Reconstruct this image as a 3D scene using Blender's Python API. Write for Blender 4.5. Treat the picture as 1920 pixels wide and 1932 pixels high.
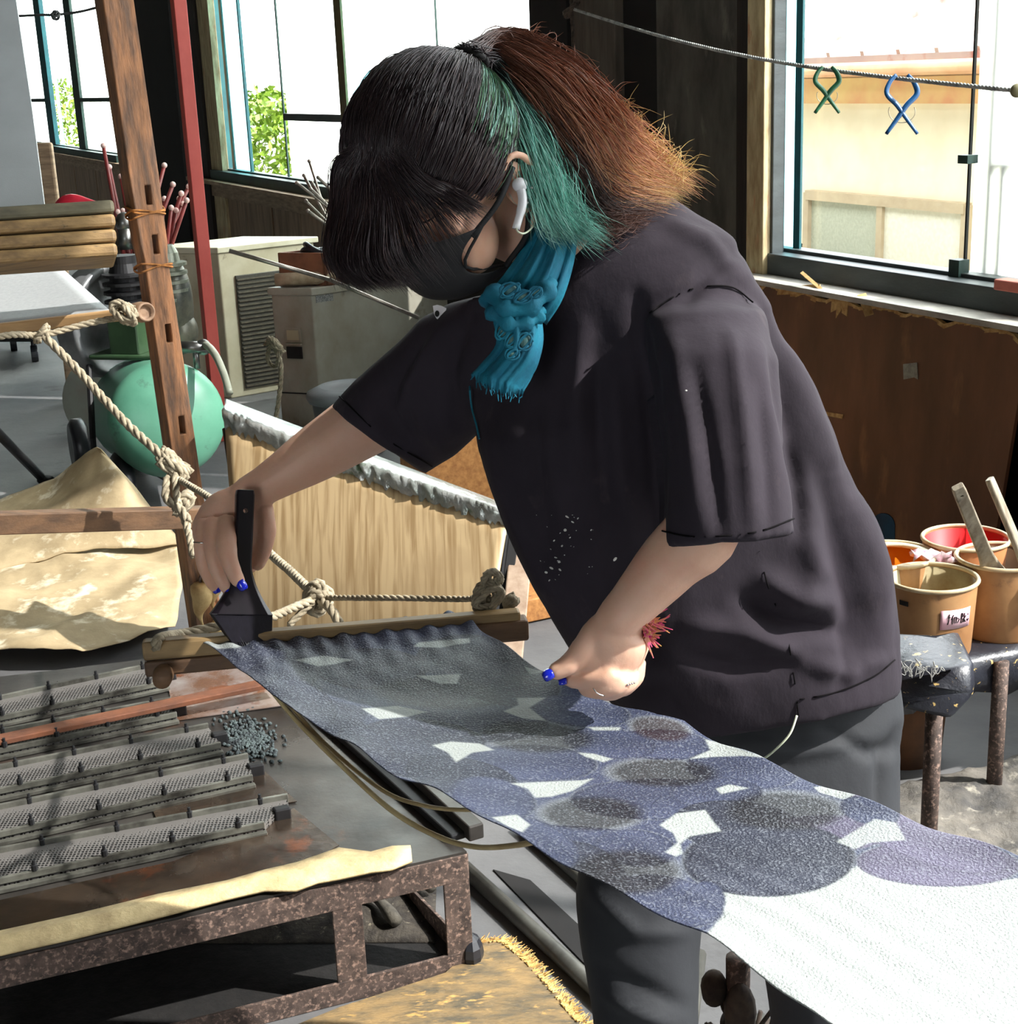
import bpy, bmesh, math, random
import numpy as np
from mathutils import Vector, Matrix, noise as mnoise
random.seed(7); rng = np.random.default_rng(7)
scn = bpy.context.scene
for o in list(bpy.data.objects): bpy.data.objects.remove(o)

# ---------------------------------------------------------------- camera
F = 2800.0; EYE = 1.55
_d = np.array([387/F, 9446/F, 1.0]); _d /= np.linalg.norm(_d)
_f = np.array([0, 0, 1.0]); _f = _f - _f.dot(_d)*_d; _f /= np.linalg.norm(_f)
M = np.array([np.cross(_d, _f), _f, -_d])
if M[0, 0] < 0: M[0] *= -1
cam_d = bpy.data.cameras.new('camera'); cam = bpy.data.objects.new('camera', cam_d)
scn.collection.objects.link(cam); scn.camera = cam
cam_d.sensor_fit = 'HORIZONTAL'; cam_d.sensor_width = 36; cam_d.lens = F/1920*36; cam_d.clip_start = .02; cam_d.clip_end = 200
R = Matrix(((M[0,0], -M[0,1], -M[0,2]), (M[1,0], -M[1,1], -M[1,2]), (M[2,0], -M[2,1], -M[2,2])))
cam.matrix_world = Matrix.Translation((0, 0, EYE)) @ R.to_4x4()

# ---------------------------------------------------------------- light
world = bpy.data.worlds.new('daylight'); scn.world = world; world.use_nodes = True
wn = world.node_tree.nodes; bg = wn['Background']
bg.inputs[0].default_value = (.93, .98, 1.0, 1); bg.inputs[1].default_value = 4.8
sun_d = bpy.data.lights.new('sun', 'SUN'); sun_d.energy = 5.6; sun_d.angle = .012; sun_d.color = (1, .97, .92)
sun = bpy.data.objects.new('sun', sun_d); scn.collection.objects.link(sun)
SUN = Vector((.66, -.20, .62)).normalized()
sun.rotation_euler = SUN.to_track_quat('Z', 'Y').to_euler(); sun.location = (6, -2, 8)
scn.view_settings.view_transform = 'Standard'; scn.view_settings.look = 'None'
scn.view_settings.exposure = 0.65; scn.view_settings.gamma = 1; scn.view_settings.use_curve_mapping = False

# ---------------------------------------------------------------- geometry helpers
def ray(px, py): return M @ np.array([(px-960)/F, (py-966)/F, 1.0])
def D(px, py, d): return np.array([0, 0, EYE]) + d*ray(px, py)          # a point at a given distance along the view axis
def Z(px, py, z):
    r = ray(px, py); return np.array([0, 0, EYE]) + r*((z-EYE)/r[2])     # the point at a given height
def proj(P):
    P = np.asarray(P, float); c = (P-np.array([0, 0, EYE])) @ M
    return 960+F*c[..., 0]/c[..., 2], 966+F*c[..., 1]/c[..., 2], c[..., 2]
def nrm(v): v = np.asarray(v, float); return v/max(np.linalg.norm(v), 1e-9)
CR = M[:, 0]; CDN = M[:, 1]; CF = M[:, 2]                                 # camera right, down, forward in the world
ZUP = np.array([0, 0, 1.0])

def sc(c):
    out = []
    for v in c:
        v = v/255.0; out.append(v/12.92 if v <= .04045 else ((v+.055)/1.055)**2.4)
    return (*out, 1.0)

class G:
    def __init__(s): s.v = []; s.f = []
    def add(s, V, Fc):
        b = len(s.v); s.v += [tuple(map(float, p)) for p in V]; s.f += [tuple(b+i for i in f) for f in Fc]; return s
    def hexa(s, P):     # 8 corners: bottom 4, top 4
        return s.add(P, [(0,3,2,1),(4,5,6,7),(0,1,5,4),(1,2,6,5),(2,3,7,6),(3,0,4,7)])
    def box(s, c, sx, sy, sz, ax=(1,0,0), ay=(0,1,0), az=(0,0,1)):
        c = np.array(c, float); ax, ay, az = [nrm(a) for a in (ax, ay, az)]
        P = [c+ax*sx*i/2+ay*sy*j/2+az*sz*k/2 for k in (-1,1) for i, j in ((-1,-1),(1,-1),(1,1),(-1,1))]
        return s.hexa(P)
    def bbox(s, x0, x1, y0, y1, z0, z1): return s.box(((x0+x1)/2,(y0+y1)/2,(z0+z1)/2), x1-x0, y1-y0, z1-z0)
    def beam(s, p0, p1, w, h, up=(0,0,1)):
        p0 = np.array(p0, float); p1 = np.array(p1, float); a = nrm(p1-p0); side = nrm(np.cross(a, up)); u = np.cross(side, a)
        P = [p+side*w/2*i+u*h/2*j for p in (p0, p1) for i, j in ((-1,-1),(1,-1),(1,1),(-1,1))]
        return s.hexa(P)
    def loft(s, rings, cap=True, closed=True):
        n = len(rings[0]); V = [p for r in rings for p in r]; Fc = []
        for i in range(len(rings)-1):
            for j in range(n if closed else n-1):
                k = (j+1) % n; Fc.append((i*n+j, i*n+k, (i+1)*n+k, (i+1)*n+j))
        if cap and closed:
            Fc.append(tuple(range(n-1, -1, -1))); Fc.append(tuple((len(rings)-1)*n+j for j in range(n)))
        return s.add(V, Fc)
    def tube(s, pts, r, n=8, cap=True, flat=1.0, up=None):
        pts = [np.array(p, float) for p in pts]; m = len(pts)
        rr = r if hasattr(r, '__len__') else [r]*m
        rings = []; prev = None
        for i in range(m):
            t = nrm(pts[min(i+1, m-1)]-pts[max(i-1, 0)])
            if prev is None:
                ref = np.array(up if up is not None else ((0,0,1) if abs(t[2]) < .9 else (1,0,0)), float)
                a = nrm(np.cross(t, ref))
            else: a = nrm(prev-t*prev.dot(t))
            prev = a; b = np.cross(t, a)
            rings.append([pts[i]+rr[i]*(a*math.cos(q)+b*flat*math.sin(q)) for q in [2*math.pi*k/n for k in range(n)]])
        return s.loft(rings, cap)
    def lathe(s, prof, c, n=32, ax=(0,0,1)):
        c = np.array(c, float); az = nrm(ax); ref = np.array((1,0,0) if abs(az[0]) < .9 else (0,1,0), float)
        a = nrm(np.cross(az, ref)); b = np.cross(az, a)
        rings = [[c+az*z+r*(a*math.cos(q)+b*math.sin(q)) for q in [2*math.pi*k/n for k in range(n)]] for r, z in prof]
        return s.loft(rings, True)
    def ell(s, c, rx, ry, rz, ax=(1,0,0), ay=(0,1,0), az=(0,0,1), n=20, m=14):
        c = np.array(c, float); ax, ay, az = [nrm(a) for a in (ax, ay, az)]; rings = []
        for i in range(m):
            th = math.pi*(i+.5)/m-math.pi/2
            rings.append([c+az*rz*math.sin(th)+math.cos(th)*(ax*rx*math.cos(q)+ay*ry*math.sin(q)) for q in [2*math.pi*k/n for k in range(n)]])
        return s.loft(rings, True)
    def sheet(s, grid, th, nv=None):    # rows x cols of points, thickened along nv
        g = np.array(grid, float); R_, C_, _ = g.shape
        if nv is None:
            du = np.gradient(g, axis=0); dv = np.gradient(g, axis=1); nn = np.cross(du, dv); nn /= np.maximum(np.linalg.norm(nn, axis=2, keepdims=True), 1e-9)
        else: nn = np.broadcast_to(nrm(nv), g.shape)
        V = np.concatenate([(g+nn*th/2).reshape(-1, 3), (g-nn*th/2).reshape(-1, 3)]); N = R_*C_; Fc = []
        for i in range(R_-1):
            for j in range(C_-1):
                a = i*C_+j; Fc.append((a, a+1, a+C_+1, a+C_)); Fc.append((N+a, N+a+C_, N+a+C_+1, N+a+1))
        bd = [(i, 0) for i in range(R_)]+[(R_-1, j) for j in range(1, C_)]+[(i, C_-1) for i in range(R_-2, -1, -1)]+[(0, j) for j in range(C_-2, 0, -1)]
        bi = [i*C_+j for i, j in bd]
        for k in range(len(bi)):
            a, b = bi[k], bi[(k+1) % len(bi)]; Fc.append((a, b, N+b, N+a))
        return s.add(V, Fc)

def cr(pts, n=8):       # Catmull-Rom through points
    P = [np.array(p, float) for p in pts]; P = [2*P[0]-P[1]]+P+[2*P[-1]-P[-2]]; out = []
    for i in range(1, len(P)-2):
        for k in range(n):
            t = k/n; a, b, c, d = P[i-1:i+3]
            out.append(.5*((2*b)+(-a+c)*t+(2*a-5*b+4*c-d)*t*t+(-a+3*b-3*c+d)*t**3))
    out.append(P[-2]); return out

WO = {}     # world origin of each object, so parts are written in world coordinates
def tag(o, label=None, cat=None, group=None, kind=None):
    for k, v in (('label', label), ('category', cat), ('group', group), ('kind', kind)):
        if v: o[k] = v
    return o
def thing(name, label, cat, loc, group=None):
    o = bpy.data.objects.new(name, None); scn.collection.objects.link(o); o.empty_display_size = .05
    o.location = tuple(map(float, loc)); WO[o.name] = np.array(loc, float); return tag(o, label, cat, group)
def mk(name, g, mat, parent=None, smooth=False, bevel=0, label=None, cat=None, group=None, kind=None, loc=None, col=None, fix=True):
    V = np.array(g.v, float)
    if parent is not None: org = WO[parent.name]
    elif loc is not None: org = np.array(loc, float)
    else: org = np.array([(V[:, 0].min()+V[:, 0].max())/2, (V[:, 1].min()+V[:, 1].max())/2, V[:, 2].min()])
    me = bpy.data.meshes.new(name); me.from_pydata((V-org).tolist(), [], g.f)
    if fix:
        bm = bmesh.new(); bm.from_mesh(me); bmesh.ops.recalc_face_normals(bm, faces=bm.faces); bm.to_mesh(me); bm.free()
    me.update()
    if col is not None:
        ca = me.color_attributes.new('Col', 'FLOAT_COLOR', 'POINT'); c4 = np.ones((len(V), 4)); c4[:, :3] = col; ca.data.foreach_set('color', c4.ravel())
    if smooth: me.polygons.foreach_set('use_smooth', [True]*len(me.polygons))
    for m_ in (mat if isinstance(mat, (list, tuple)) else [mat]): me.materials.append(m_)
    o = bpy.data.objects.new(name, me); scn.collection.objects.link(o); WO[o.name] = org
    if parent is not None: o.parent = parent
    else: o.location = tuple(org)
    if bevel:
        b = o.modifiers.new('bevel', 'BEVEL'); b.width = bevel; b.segments = 2; b.limit_method = 'ANGLE'
    return tag(o, label, cat, group, kind)
def remesh(name, g, vox, smooth_it=4, fac=.5):      # union of overlapping closed shapes as one continuous surface, in world coordinates
    me = bpy.data.meshes.new('tmp'); me.from_pydata(g.v, [], g.f)
    bm = bmesh.new(); bm.from_mesh(me); bmesh.ops.recalc_face_normals(bm, faces=bm.faces); bm.to_mesh(me); bm.free()
    o = bpy.data.objects.new('tmp', me); scn.collection.objects.link(o)
    r = o.modifiers.new('r', 'REMESH'); r.mode = 'VOXEL'; r.voxel_size = vox
    if smooth_it:
        s = o.modifiers.new('s', 'SMOOTH'); s.iterations = smooth_it; s.factor = fac
    dg = bpy.context.evaluated_depsgraph_get(); ev = o.evaluated_get(dg); m2 = bpy.data.meshes.new_from_object(ev)
    bpy.data.objects.remove(o)
    V = np.empty(len(m2.vertices)*3); m2.vertices.foreach_get('co', V); V = V.reshape(-1, 3)
    N = np.empty(len(m2.vertices)*3); m2.vertices.foreach_get('normal', N); N = N.reshape(-1, 3)
    out = G(); out.f = [tuple(p.vertices) for p in m2.polygons]; out.v = V; out.n = N; bpy.data.meshes.remove(m2)
    return out
def folds(g, L):        # raised or sunk soft ridges along pixel-placed polylines on the surface
    V = np.array(g.v); px, py, dd = proj(V); front = (g.n @ CF) < .35; out = np.zeros(len(V))
    for amp, wid, pts in L:
        best = np.full(len(V), 1e9); tt = np.zeros(len(V)); n = len(pts)-1
        for i in range(n):
            a = np.array(pts[i], float); b = np.array(pts[i+1], float); ab = b-a; L2 = ab.dot(ab)
            t = np.clip(((px-a[0])*ab[0]+(py-a[1])*ab[1])/L2, 0, 1); dist = np.hypot(px-a[0]-t*ab[0], py-a[1]-t*ab[1])
            m = dist < best; best[m] = dist[m]; tt[m] = (i+t[m])/n
        out += amp*np.exp(-(best/wid)**2)*np.sin(np.pi*np.clip(tt*.92+.04, 0, 1))**.5*front
    g.v = V+g.n*out[:, None]; return g

# ---------------------------------------------------------------- materials
def nodes(m): m.use_nodes = True; return m.node_tree.nodes, m.node_tree.links, m.node_tree.nodes['Principled BSDF']
def mat(name, c1, c2=None, scale=8, rough=.6, metal=0, bump=0, bscale=60, stretch=(1,1,1), lo=.35, hi=.65, c3=None, c3lo=.62, c3hi=.7, s3=20, detail=6, rvar=0, spec=.5, attr=None, sss=0, coat=0, amix=1, dist=0):
    m = bpy.data.materials.new(name); n, l, P = nodes(m)
    P.inputs['Roughness'].default_value = rough; P.inputs['Metallic'].default_value = metal
    P.inputs['Specular IOR Level'].default_value = spec
    if coat: P.inputs['Coat Weight'].default_value = coat; P.inputs['Coat Roughness'].default_value = .2
    if sss:
        P.inputs['Subsurface Weight'].default_value = sss; P.inputs['Subsurface Radius'].default_value = (.012, .005, .003); P.inputs['Subsurface Scale'].default_value = 1
    tc = n.new('ShaderNodeTexCoord'); mp = n.new('ShaderNodeMapping'); mp.inputs['Scale'].default_value = stretch
    l.new(tc.outputs['Object'], mp.inputs[0])
    def nz(s, d=detail):
        t = n.new('ShaderNodeTexNoise'); t.inputs['Scale'].default_value = s; t.inputs['Detail'].default_value = d
        t.inputs['Roughness'].default_value = .62; t.inputs['Distortion'].default_value = dist; l.new(mp.outputs[0], t.inputs['Vector']); return t.outputs['Fac']
    def mr(src, a, b):
        t = n.new('ShaderNodeMapRange'); t.inputs['From Min'].default_value = a; t.inputs['From Max'].default_value = b; l.new(src, t.inputs['Value']); return t.outputs[0]
    def mix(f, a, b):
        t = n.new('ShaderNodeMix'); t.data_type = 'RGBA'; l.new(f, t.inputs['Factor'])
        for s_, i in ((a, 6), (b, 7)):
            if isinstance(s_, tuple): t.inputs[i].default_value = s_
            else: l.new(s_, t.inputs[i])
        return t.outputs[2]
    base = None
    if attr:
        a = n.new('ShaderNodeAttribute'); a.attribute_name = attr; base = a.outputs['Color']
        if c2 is not None: base = mix(mr(nz(scale), lo, hi), base, sc(c2))
        l.new(base, P.inputs['Base Color'])
    elif c2 is not None:
        base = mix(mr(nz(scale), lo, hi), sc(c1), sc(c2)); l.new(base, P.inputs['Base Color'])
    else: P.inputs['Base Color'].default_value = sc(c1)
    if c3 is not None:
        base = mix(mr(nz(s3), c3lo, c3hi), base if base is not None else sc(c1), sc(c3)); l.new(base, P.inputs['Base Color'])
    if rvar:
        t = n.new('ShaderNodeMapRange'); l.new(nz(scale*1.7), t.inputs['Value']); t.inputs['From Min'].default_value = .3; t.inputs['From Max'].default_value = .7
        t.inputs['To Min'].default_value = max(.03, rough-rvar); t.inputs['To Max'].default_value = min(1, rough+rvar); l.new(t.outputs[0], P.inputs['Roughness'])
    if bump:
        b = n.new('ShaderNodeBump'); b.inputs['Strength'].default_value = 1; b.inputs['Distance'].default_value = bump
        l.new(nz(bscale), b.inputs['Height']); l.new(b.outputs[0], P.inputs['Normal'])
    return m

m_glass = bpy.data.materials.new('clear_glass'); n, l, P = nodes(m_glass); n.remove(P)
_t = n.new('ShaderNodeBsdfTransparent'); _g = n.new('ShaderNodeBsdfGlossy'); _g.inputs['Roughness'].default_value = .02; _x = n.new('ShaderNodeMixShader'); _x.inputs[0].default_value = .06
l.new(_t.outputs[0], _x.inputs[1]); l.new(_g.outputs[0], _x.inputs[2]); l.new(_x.outputs[0], n['Material Output'].inputs[0])
def frosted(name, c, tr=.5):
    m = bpy.data.materials.new(name); n, l, P = nodes(m); n.remove(P)
    t = n.new('ShaderNodeBsdfTransparent'); g = n.new('ShaderNodeBsdfTranslucent'); x = n.new('ShaderNodeMixShader'); x.inputs[0].default_value = 1-tr
    t.inputs[0].default_value = sc(c); g.inputs[0].default_value = sc(c)
    l.new(t.outputs[0], x.inputs[1]); l.new(g.outputs[0], x.inputs[2]); l.new(x.outputs[0], n['Material Output'].inputs[0]); return m
m_frost = frosted('frosted_glass', (250, 254, 252), .45)
m_bluefilm = frosted('pale_blue_film', (196, 236, 242), .45)
m_darkwood = mat('sooty_wood', (40, 33, 29), (24, 20, 19), 6, .75, bump=.002, bscale=30, stretch=(3,3,.4))
m_black = mat('soot_black', (14, 13, 14), (24, 22, 22), 5, .85)
m_greypanel = mat('smudged_grey_panel', (94, 92, 86), (58, 57, 54), 4, .7, c3=(136, 132, 122), c3lo=.6, c3hi=.8, s3=5, stretch=(2,2,.8))
m_greybrown = mat('grey_brown_board', (98, 92, 84), (66, 61, 56), 5, .75, stretch=(3,3,.5))
m_wallwood = mat('wall_panelling', (164, 136, 108), (116, 94, 74), 5, .6, bump=.001, bscale=40, stretch=(4,4,.5), c3=(128, 112, 92), c3lo=.6, c3hi=.8, s3=3)
m_ledge = mat('ledge_wood', (172, 146, 116), (126, 104, 82), 8, .6, stretch=(1,1,6))
m_peel = mat('peeling_cream_paint', (214, 200, 158), (152, 128, 92), 10, .6, c3=(186, 140, 104), c3lo=.58, c3hi=.66, s3=14, stretch=(2,2,.5), bump=.001)
m_teal = mat('teal_window_frame', (22, 92, 98), (16, 70, 78), 6, .5)
m_tealdk = mat('dark_green_frame', (40, 72, 66), (26, 48, 46), 6, .5)
m_sill = mat('dark_grey_painted_sill', (74, 82, 84), (56, 62, 64), 5, .5, stretch=(1,1,3), bump=.0005)
m_floor = mat('worn_concrete', (112, 112, 112), (84, 84, 86), 1.6, .7, bump=.002, bscale=25, c3=(60, 58, 58), c3lo=.6, c3hi=.72, s3=3.5, detail=10)
m_ceil = mat('grey_ceiling', (120, 112, 104), (96, 90, 84), 3, .9)
m_metal = mat('brushed_steel', (150, 150, 148), (110, 110, 108), 6, .35, 1, rvar=.1)

# ---------------------------------------------------------------- the room
u = ray(-450, 180); u[2] = 0; u = nrm(u); ZS = .92; LZ = .85; W0 = Z(1450, 475, ZS); nin = np.array([-u[1], u[0], 0.0])   # along the window wall, away; into the room
if nin[0] > 0: nin = -nin
def S(px, py, off=0):     # distance along the wall seen at a pixel
    r = ray(px, py); o = np.array([0, 0, EYE]); P_ = W0+nin*off; t = (P_-o).dot(nin)/r.dot(nin); return (o+t*r-W0).dot(u)
def W(s, z, off=0): p = W0+u*s+nin*off; return np.array([p[0], p[1], z])
def wbox(g, s0, s1, z0, z1, o0, o1):     # box along the wall; offsets positive into the room
    c = (W(s0, z0, o0)+W(s1, z1, o1))/2; return g.box(c, abs(s1-s0), abs(o1-o0), abs(z1-z0), u, nin, ZUP)
S0, S1 = -6.5, 25.0
ZT = 4.2; ZC = 4.6
def st(name, g, m, **k): return mk(name, g, m, kind='structure', **k)
g = G(); a = W(S0-.2, 0, -.2); b = W(S1, 0, -.2); A2 = a+nin*8; B2 = b+nin*8
g.hexa([a-ZUP*.1, A2-ZUP*.1, B2-ZUP*.1, b-ZUP*.1, a, A2, B2, b]); st('floor', g, m_floor)
g = G(); g.hexa([p+ZUP*ZC for p in (a, A2, B2, b)]+[p+ZUP*(ZC+.1) for p in (a, A2, B2, b)]); st('ceiling', g, m_ceil)
g = G(); wbox(g, S0, S1, 0, LZ, -.16, -.04); wbox(g, S0, S1, ZT+.06, ZC, -.16, -.04)
for px0, px1 in ((1455, 1455), ):
    pass
# solid stretches of wall between the window groups
cols = [(S(1449, 300, -.16), S(1002, 100)), (S(400, 200, -.16), S(225, 200))]
for s0, s1 in cols: wbox(g, s0, s1, LZ, ZT+.06, -.16, -.04)
st('wall_windows', g, m_black)
g = G(); g.box((A2+B2)/2+ZUP*ZC/2, np.linalg.norm(B2-A2), .1, ZC, u, nin, ZUP); st('wall_left', g, m_darkwood)
g = G(); g.box((b+B2)/2+ZUP*ZC/2, .1, 8, ZC, u, nin, ZUP); st('wall_far', g, m_black)
g = G(); g.box(a+nin*2.9+ZUP*ZC/2, .1, 5.8, ZC, u, nin, ZUP); g.box(a+nin*6.9+ZUP*(ZC+2.3)/2, .1, 2.2, ZC-2.3, u, nin, ZUP); st('wall_near', g, m_greybrown)  # unseen wall behind the camera, added with an opening to limit the fill
# panelling under the sill at the back
g = G(); s = 4.0; k = 0
while s < S1:
    wbox(g, s+.008, s+.62, .0, LZ-.012, -.05, -.02+.004*(k % 2)); s += .63; k += 1
st('wall_panelling', g, m_wallwood, bevel=.004)
# columns of the wall
def column(name, px0, px1, py, m, off, th=.05, z1=4.6): 
    g = G(); wbox(g, S(px0, py, off), S(px1, py, off), .0, z1, off-th, off); return st(name, g, m, bevel=.003)
column('trim_1', 1000, 1070, 100, m_black, .02)
column('trim_2', 1070, 1160, 100, m_greybrown, .0)
column('trim_3', 1240, 1392, 300, m_greypanel, .0)
column('trim_4', 1388, 1408, 300, m_darkwood, .03)
column('trim_5', 1408, 1440, 300, m_peel, .05)
column('trim_6', 1440, 1458, 300, m_sill, .02)
column('trim_7', 262, 335, 200, m_black, .06, .16)
column('trim_8', 374, 404, 150, m_peel, .0)
column('trim_9', 352, 376, 150, m_darkwood, .03)
# ledge boards below the windows
g = G(); wbox(g, S(1400, 500), S0, LZ-.018, LZ, -.06, .14); st('trim_10', g, mat('pale_sill_board', (196, 192, 182), (150, 146, 138), 8, .5, stretch=(1,1,3)), bevel=.002)
g = G(); wbox(g, S(372, 340), S(737, 380), LZ-.03, LZ, -.06, .09); wbox(g, S(372, 340), S(737, 380), LZ-.13, LZ-.03, -.02, .015); st('trim_11', g, m_ledge, bevel=.003)
g = G(); wbox(g, S(80, 270), S(232, 290), LZ-.03, LZ, -.06, .06); wbox(g, S(80, 270), S(232, 290), LZ-.12, LZ-.03, -.02, .015); st('trim_12', g, m_ledge, bevel=.003)

# windows: a frame, mullions and panes each
wn_ = [0]
def window(s0, s1, mull, panes, sillm, zb=ZS, bars=()):
    wn_[0] += 1
    c = W((s0+s1)/2, zb-.07, 0); root = bpy.data.objects.new('window_%d' % wn_[0], None); scn.collection.objects.link(root); root.location = tuple(c); WO[root.name] = c; root['kind'] = 'structure'
    g = G(); wbox(g, s0, s1, zb-.075, zb, -.08, .03); wbox(g, s0, s1, zb-.02, zb+.012, -.1, -.04); mk('window_sill', g, sillm, root, bevel=.003)
    g = G(); wbox(g, s0, s1, ZT, ZT+.07, -.1, .0); mk('window_head', g, sillm, root)
    for (sa, sb, m, o0, o1) in mull:
        g = G(); wbox(g, sa, sb, zb, ZT, o0, o1); mk('mullion', g, m, root, bevel=.001)
    for (sa, sb, m, off) in panes:
        g = G(); wbox(g, sa, sb, zb+.01, ZT, off-.003, off+.003); mk('pane', g, m, root)
    for (sa, sb, za, zb2, m, o0, o1) in bars:
        g = G(); wbox(g, sa, sb, za, zb2, o0, o1); mk('glazing_bar', g, m, root, bevel=.001)
    return root
py = 300
q = lambda x, y=300: S(x, y, -.07)
def zat(px, py_, off=-.07):
    r = ray(px, py_); P_ = W0+nin*off; t = (P_-np.array([0,0,EYE])).dot(nin)/r.dot(nin); return EYE+t*r[2]
zr = zat(1850, 300)
window(q(1456), S0,
  [(q(1500), q(1512), m_teal, -.075, -.065), (q(1456), q(1458), m_teal, -.08, -.07), (q(1828), q(1831), m_black, -.075, -.065), (q(1850), q(1866), mat('milky_sash', (236, 238, 228), (224, 214, 180), 6, .4), -.11, -.10),
   (-2.4, -2.36, m_teal, -.09, -.05), (-3.8, -3.76, m_teal, -.09, -.05)],
  [(q(1459), q(1500), m_bluefilm, -.08), (q(1514), q(1828), m_glass, -.07), (q(1831), -1.35, m_frost, -.09), (-1.35, S0, m_glass, -.07)], m_sill,
  bars=[(q(1826), q(1845), zr-.012, zr+.012, m_tealdk, -.07, -.03), (q(1866), -1.35, zr-.02, zr+.0, m_metal, -.11, -.10), (q(1875), q(1890), ZS, zr-.02, m_metal, -.11, -.10),
        (q(1818), q(1838), ZS, ZS+.05, m_tealdk, -.07, -.03), (-1.37, -1.34, ZS, ZT, m_teal, -.1, -.07)])
zm = zat(580, 221)
window(S(1002, 100, -.07), q(404, 150),
  [(q(405, 150), q(412, 150), m_teal, -.12, -.05), (q(424, 150), q(428, 150), m_tealdk, -.09, -.07), (q(655, 60), q(642, 60), mat('tarnished_frame', (122, 104, 62), (92, 80, 50), 8, .5), -.05, -.035), (q(530, 150), q(528, 150), m_tealdk, -.08, -.07), (q(822, 60), q(821, 60), m_tealdk, -.08, -.07)],
  [(q(460, 150), q(428, 150), m_bluefilm, -.085), (q(528, 150), q(460, 150), m_glass, -.07), (q(655, 60), q(532, 150), m_frost, -.09), (q(690, 60), q(655, 60), m_bluefilm, -.08), (S(1002, 100, -.07), q(690, 60), m_frost, -.1)], m_tealdk,
  bars=[(q(655, 200), q(535, 200), zm-.025, zm+.02, m_sill, -.08, -.06), (q(462, 150), q(460, 150), ZS, ZT, m_teal, -.08, -.06)])
zl = zat(180, 188)
window(q(222, 150), S1-.3,
  [(q(152, 150), q(140, 150), m_tealdk, -.09, -.04), (q(95, 150), q(84, 150), m_teal, -.09, -.04), (q(105, 150), q(100, 150), m_bluefilm, -.09, -.08)],
  [(q(222, 150), q(152, 150), m_frost, -.07), (q(140, 150), q(105, 150), m_glass, -.07), (q(84, 150), S1-.3, m_frost, -.07)], m_tealdk,
  bars=[(q(222, 150), q(150, 150), zl-.02, zl+.02, m_tealdk, -.09, -.04), (q(84, 150), S1-.3, zl-.02, zl+.02, m_tealdk, -.09, -.04)])

# ---------------------------------------------------------------- outside
m_cream = mat('cream_render', (240, 232, 204), (230, 220, 190), 3, .9)
oh = thing('neighbouring_house', 'cream rendered house with pinkish ribbed metal roof outside the right window', 'house', W(-1, 0, -5))
def OP(px, py, off):
    r = ray(px, py); P_ = W0+nin*off; t = (P_-np.array([0,0,EYE])).dot(nin)/r.dot(nin); return np.array([0,0,EYE])+t*r
OFF = -5.0
p0 = OP(1420, 125, OFF); zeave = p0[2]; sL = (p0-W0).dot(u)+1.2; sR = -12.0
g = G(); wbox(g, sL, sR, 0, zeave, OFF-4, OFF); mk('wall', g, m_cream, oh)
g = G(); 
rf = lambda s, a, dz=0: W(s, zeave+a*.34+dz, OFF+.35-a)
g.hexa([rf(sL+.3, 0), rf(sR, 0), rf(sR, 4.4), rf(sL+.3, 4.4), rf(sL+.3, 0, .05), rf(sR, 0, .05), rf(sR, 4.4, .05), rf(sL+.3, 4.4, .05)])
s = sL+.2
while s > sR:
    g.beam(rf(s, 0, .06), rf(s, 4.4, .06), .04, .05); s -= .42
mk('roof', g, mat('pink_metal_roof', (150, 134, 128), (164, 150, 142), 2, .5, stretch=(1,1,1), c3=(146, 96, 84), c3lo=.6, c3hi=.68, s3=2.2), oh)
g = G(); wbox(g, sL+.3, sR, zeave+4.4*.34+.0, zeave+4.4*.34+.16, OFF-4.2, OFF-3.95); mk('ridge', g, mat('red_ridge', (190, 110, 104)), oh)
g = G(); g.tube([W(sL+.3, zeave-.05, OFF+.42), W(sR, zeave-.05, OFF+.42)], .055, 10)
mk('gutter', g, mat('orange_brown_gutter', (206, 140, 92), (222, 176, 130), 3, .5), oh, smooth=True)
g = G(); wbox(g, sL+.2, sR, zeave-.32, zeave-.12, OFF, OFF+.05); mk('fascia', g, mat('buff_fascia', (226, 196, 132), (214, 150, 110), 2, .7), oh)
ow0 = OP(1532, 362, OFF); ow1 = OP(1815, 385, OFF); wz1 = ow0[2]; sa = (ow0-W0).dot(u); sb = (ow1-W0).dot(u)-.1; wz0 = wz1-1.1
m_alu = mat('bronze_sash', (186, 170, 140), (170, 152, 124), 4, .5)
g = G(); wbox(g, sa, sb, wz1-.06, wz1+.02, OFF, OFF+.08); wbox(g, sa, sb, wz0-.06, wz0, OFF, OFF+.08)
for t in (sa, (sa+sb)/2, sb): wbox(g, t-.035, t+.035, wz0, wz1, OFF, OFF+.07)
fr = mk('window_frame', g, m_alu, oh)
g = G(); wbox(g, sa, (sa+sb)/2, wz0, wz1-.06, OFF+.01, OFF+.03); mk('window_pane', g, mat('obscure_pane', (176, 180, 160), (160, 164, 146), 40, .3), oh)
g = G(); wbox(g, (sa+sb)/2, sb, wz0, wz1-.06, OFF+.02, OFF+.04); mk('window_pane', g, mat('pale_pane', (226, 224, 206), (214, 210, 190), 30, .3), oh)
m_leaf = mat('sunlit_leaves', (150, 176, 60), (92, 130, 40), 14, .5)
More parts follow.
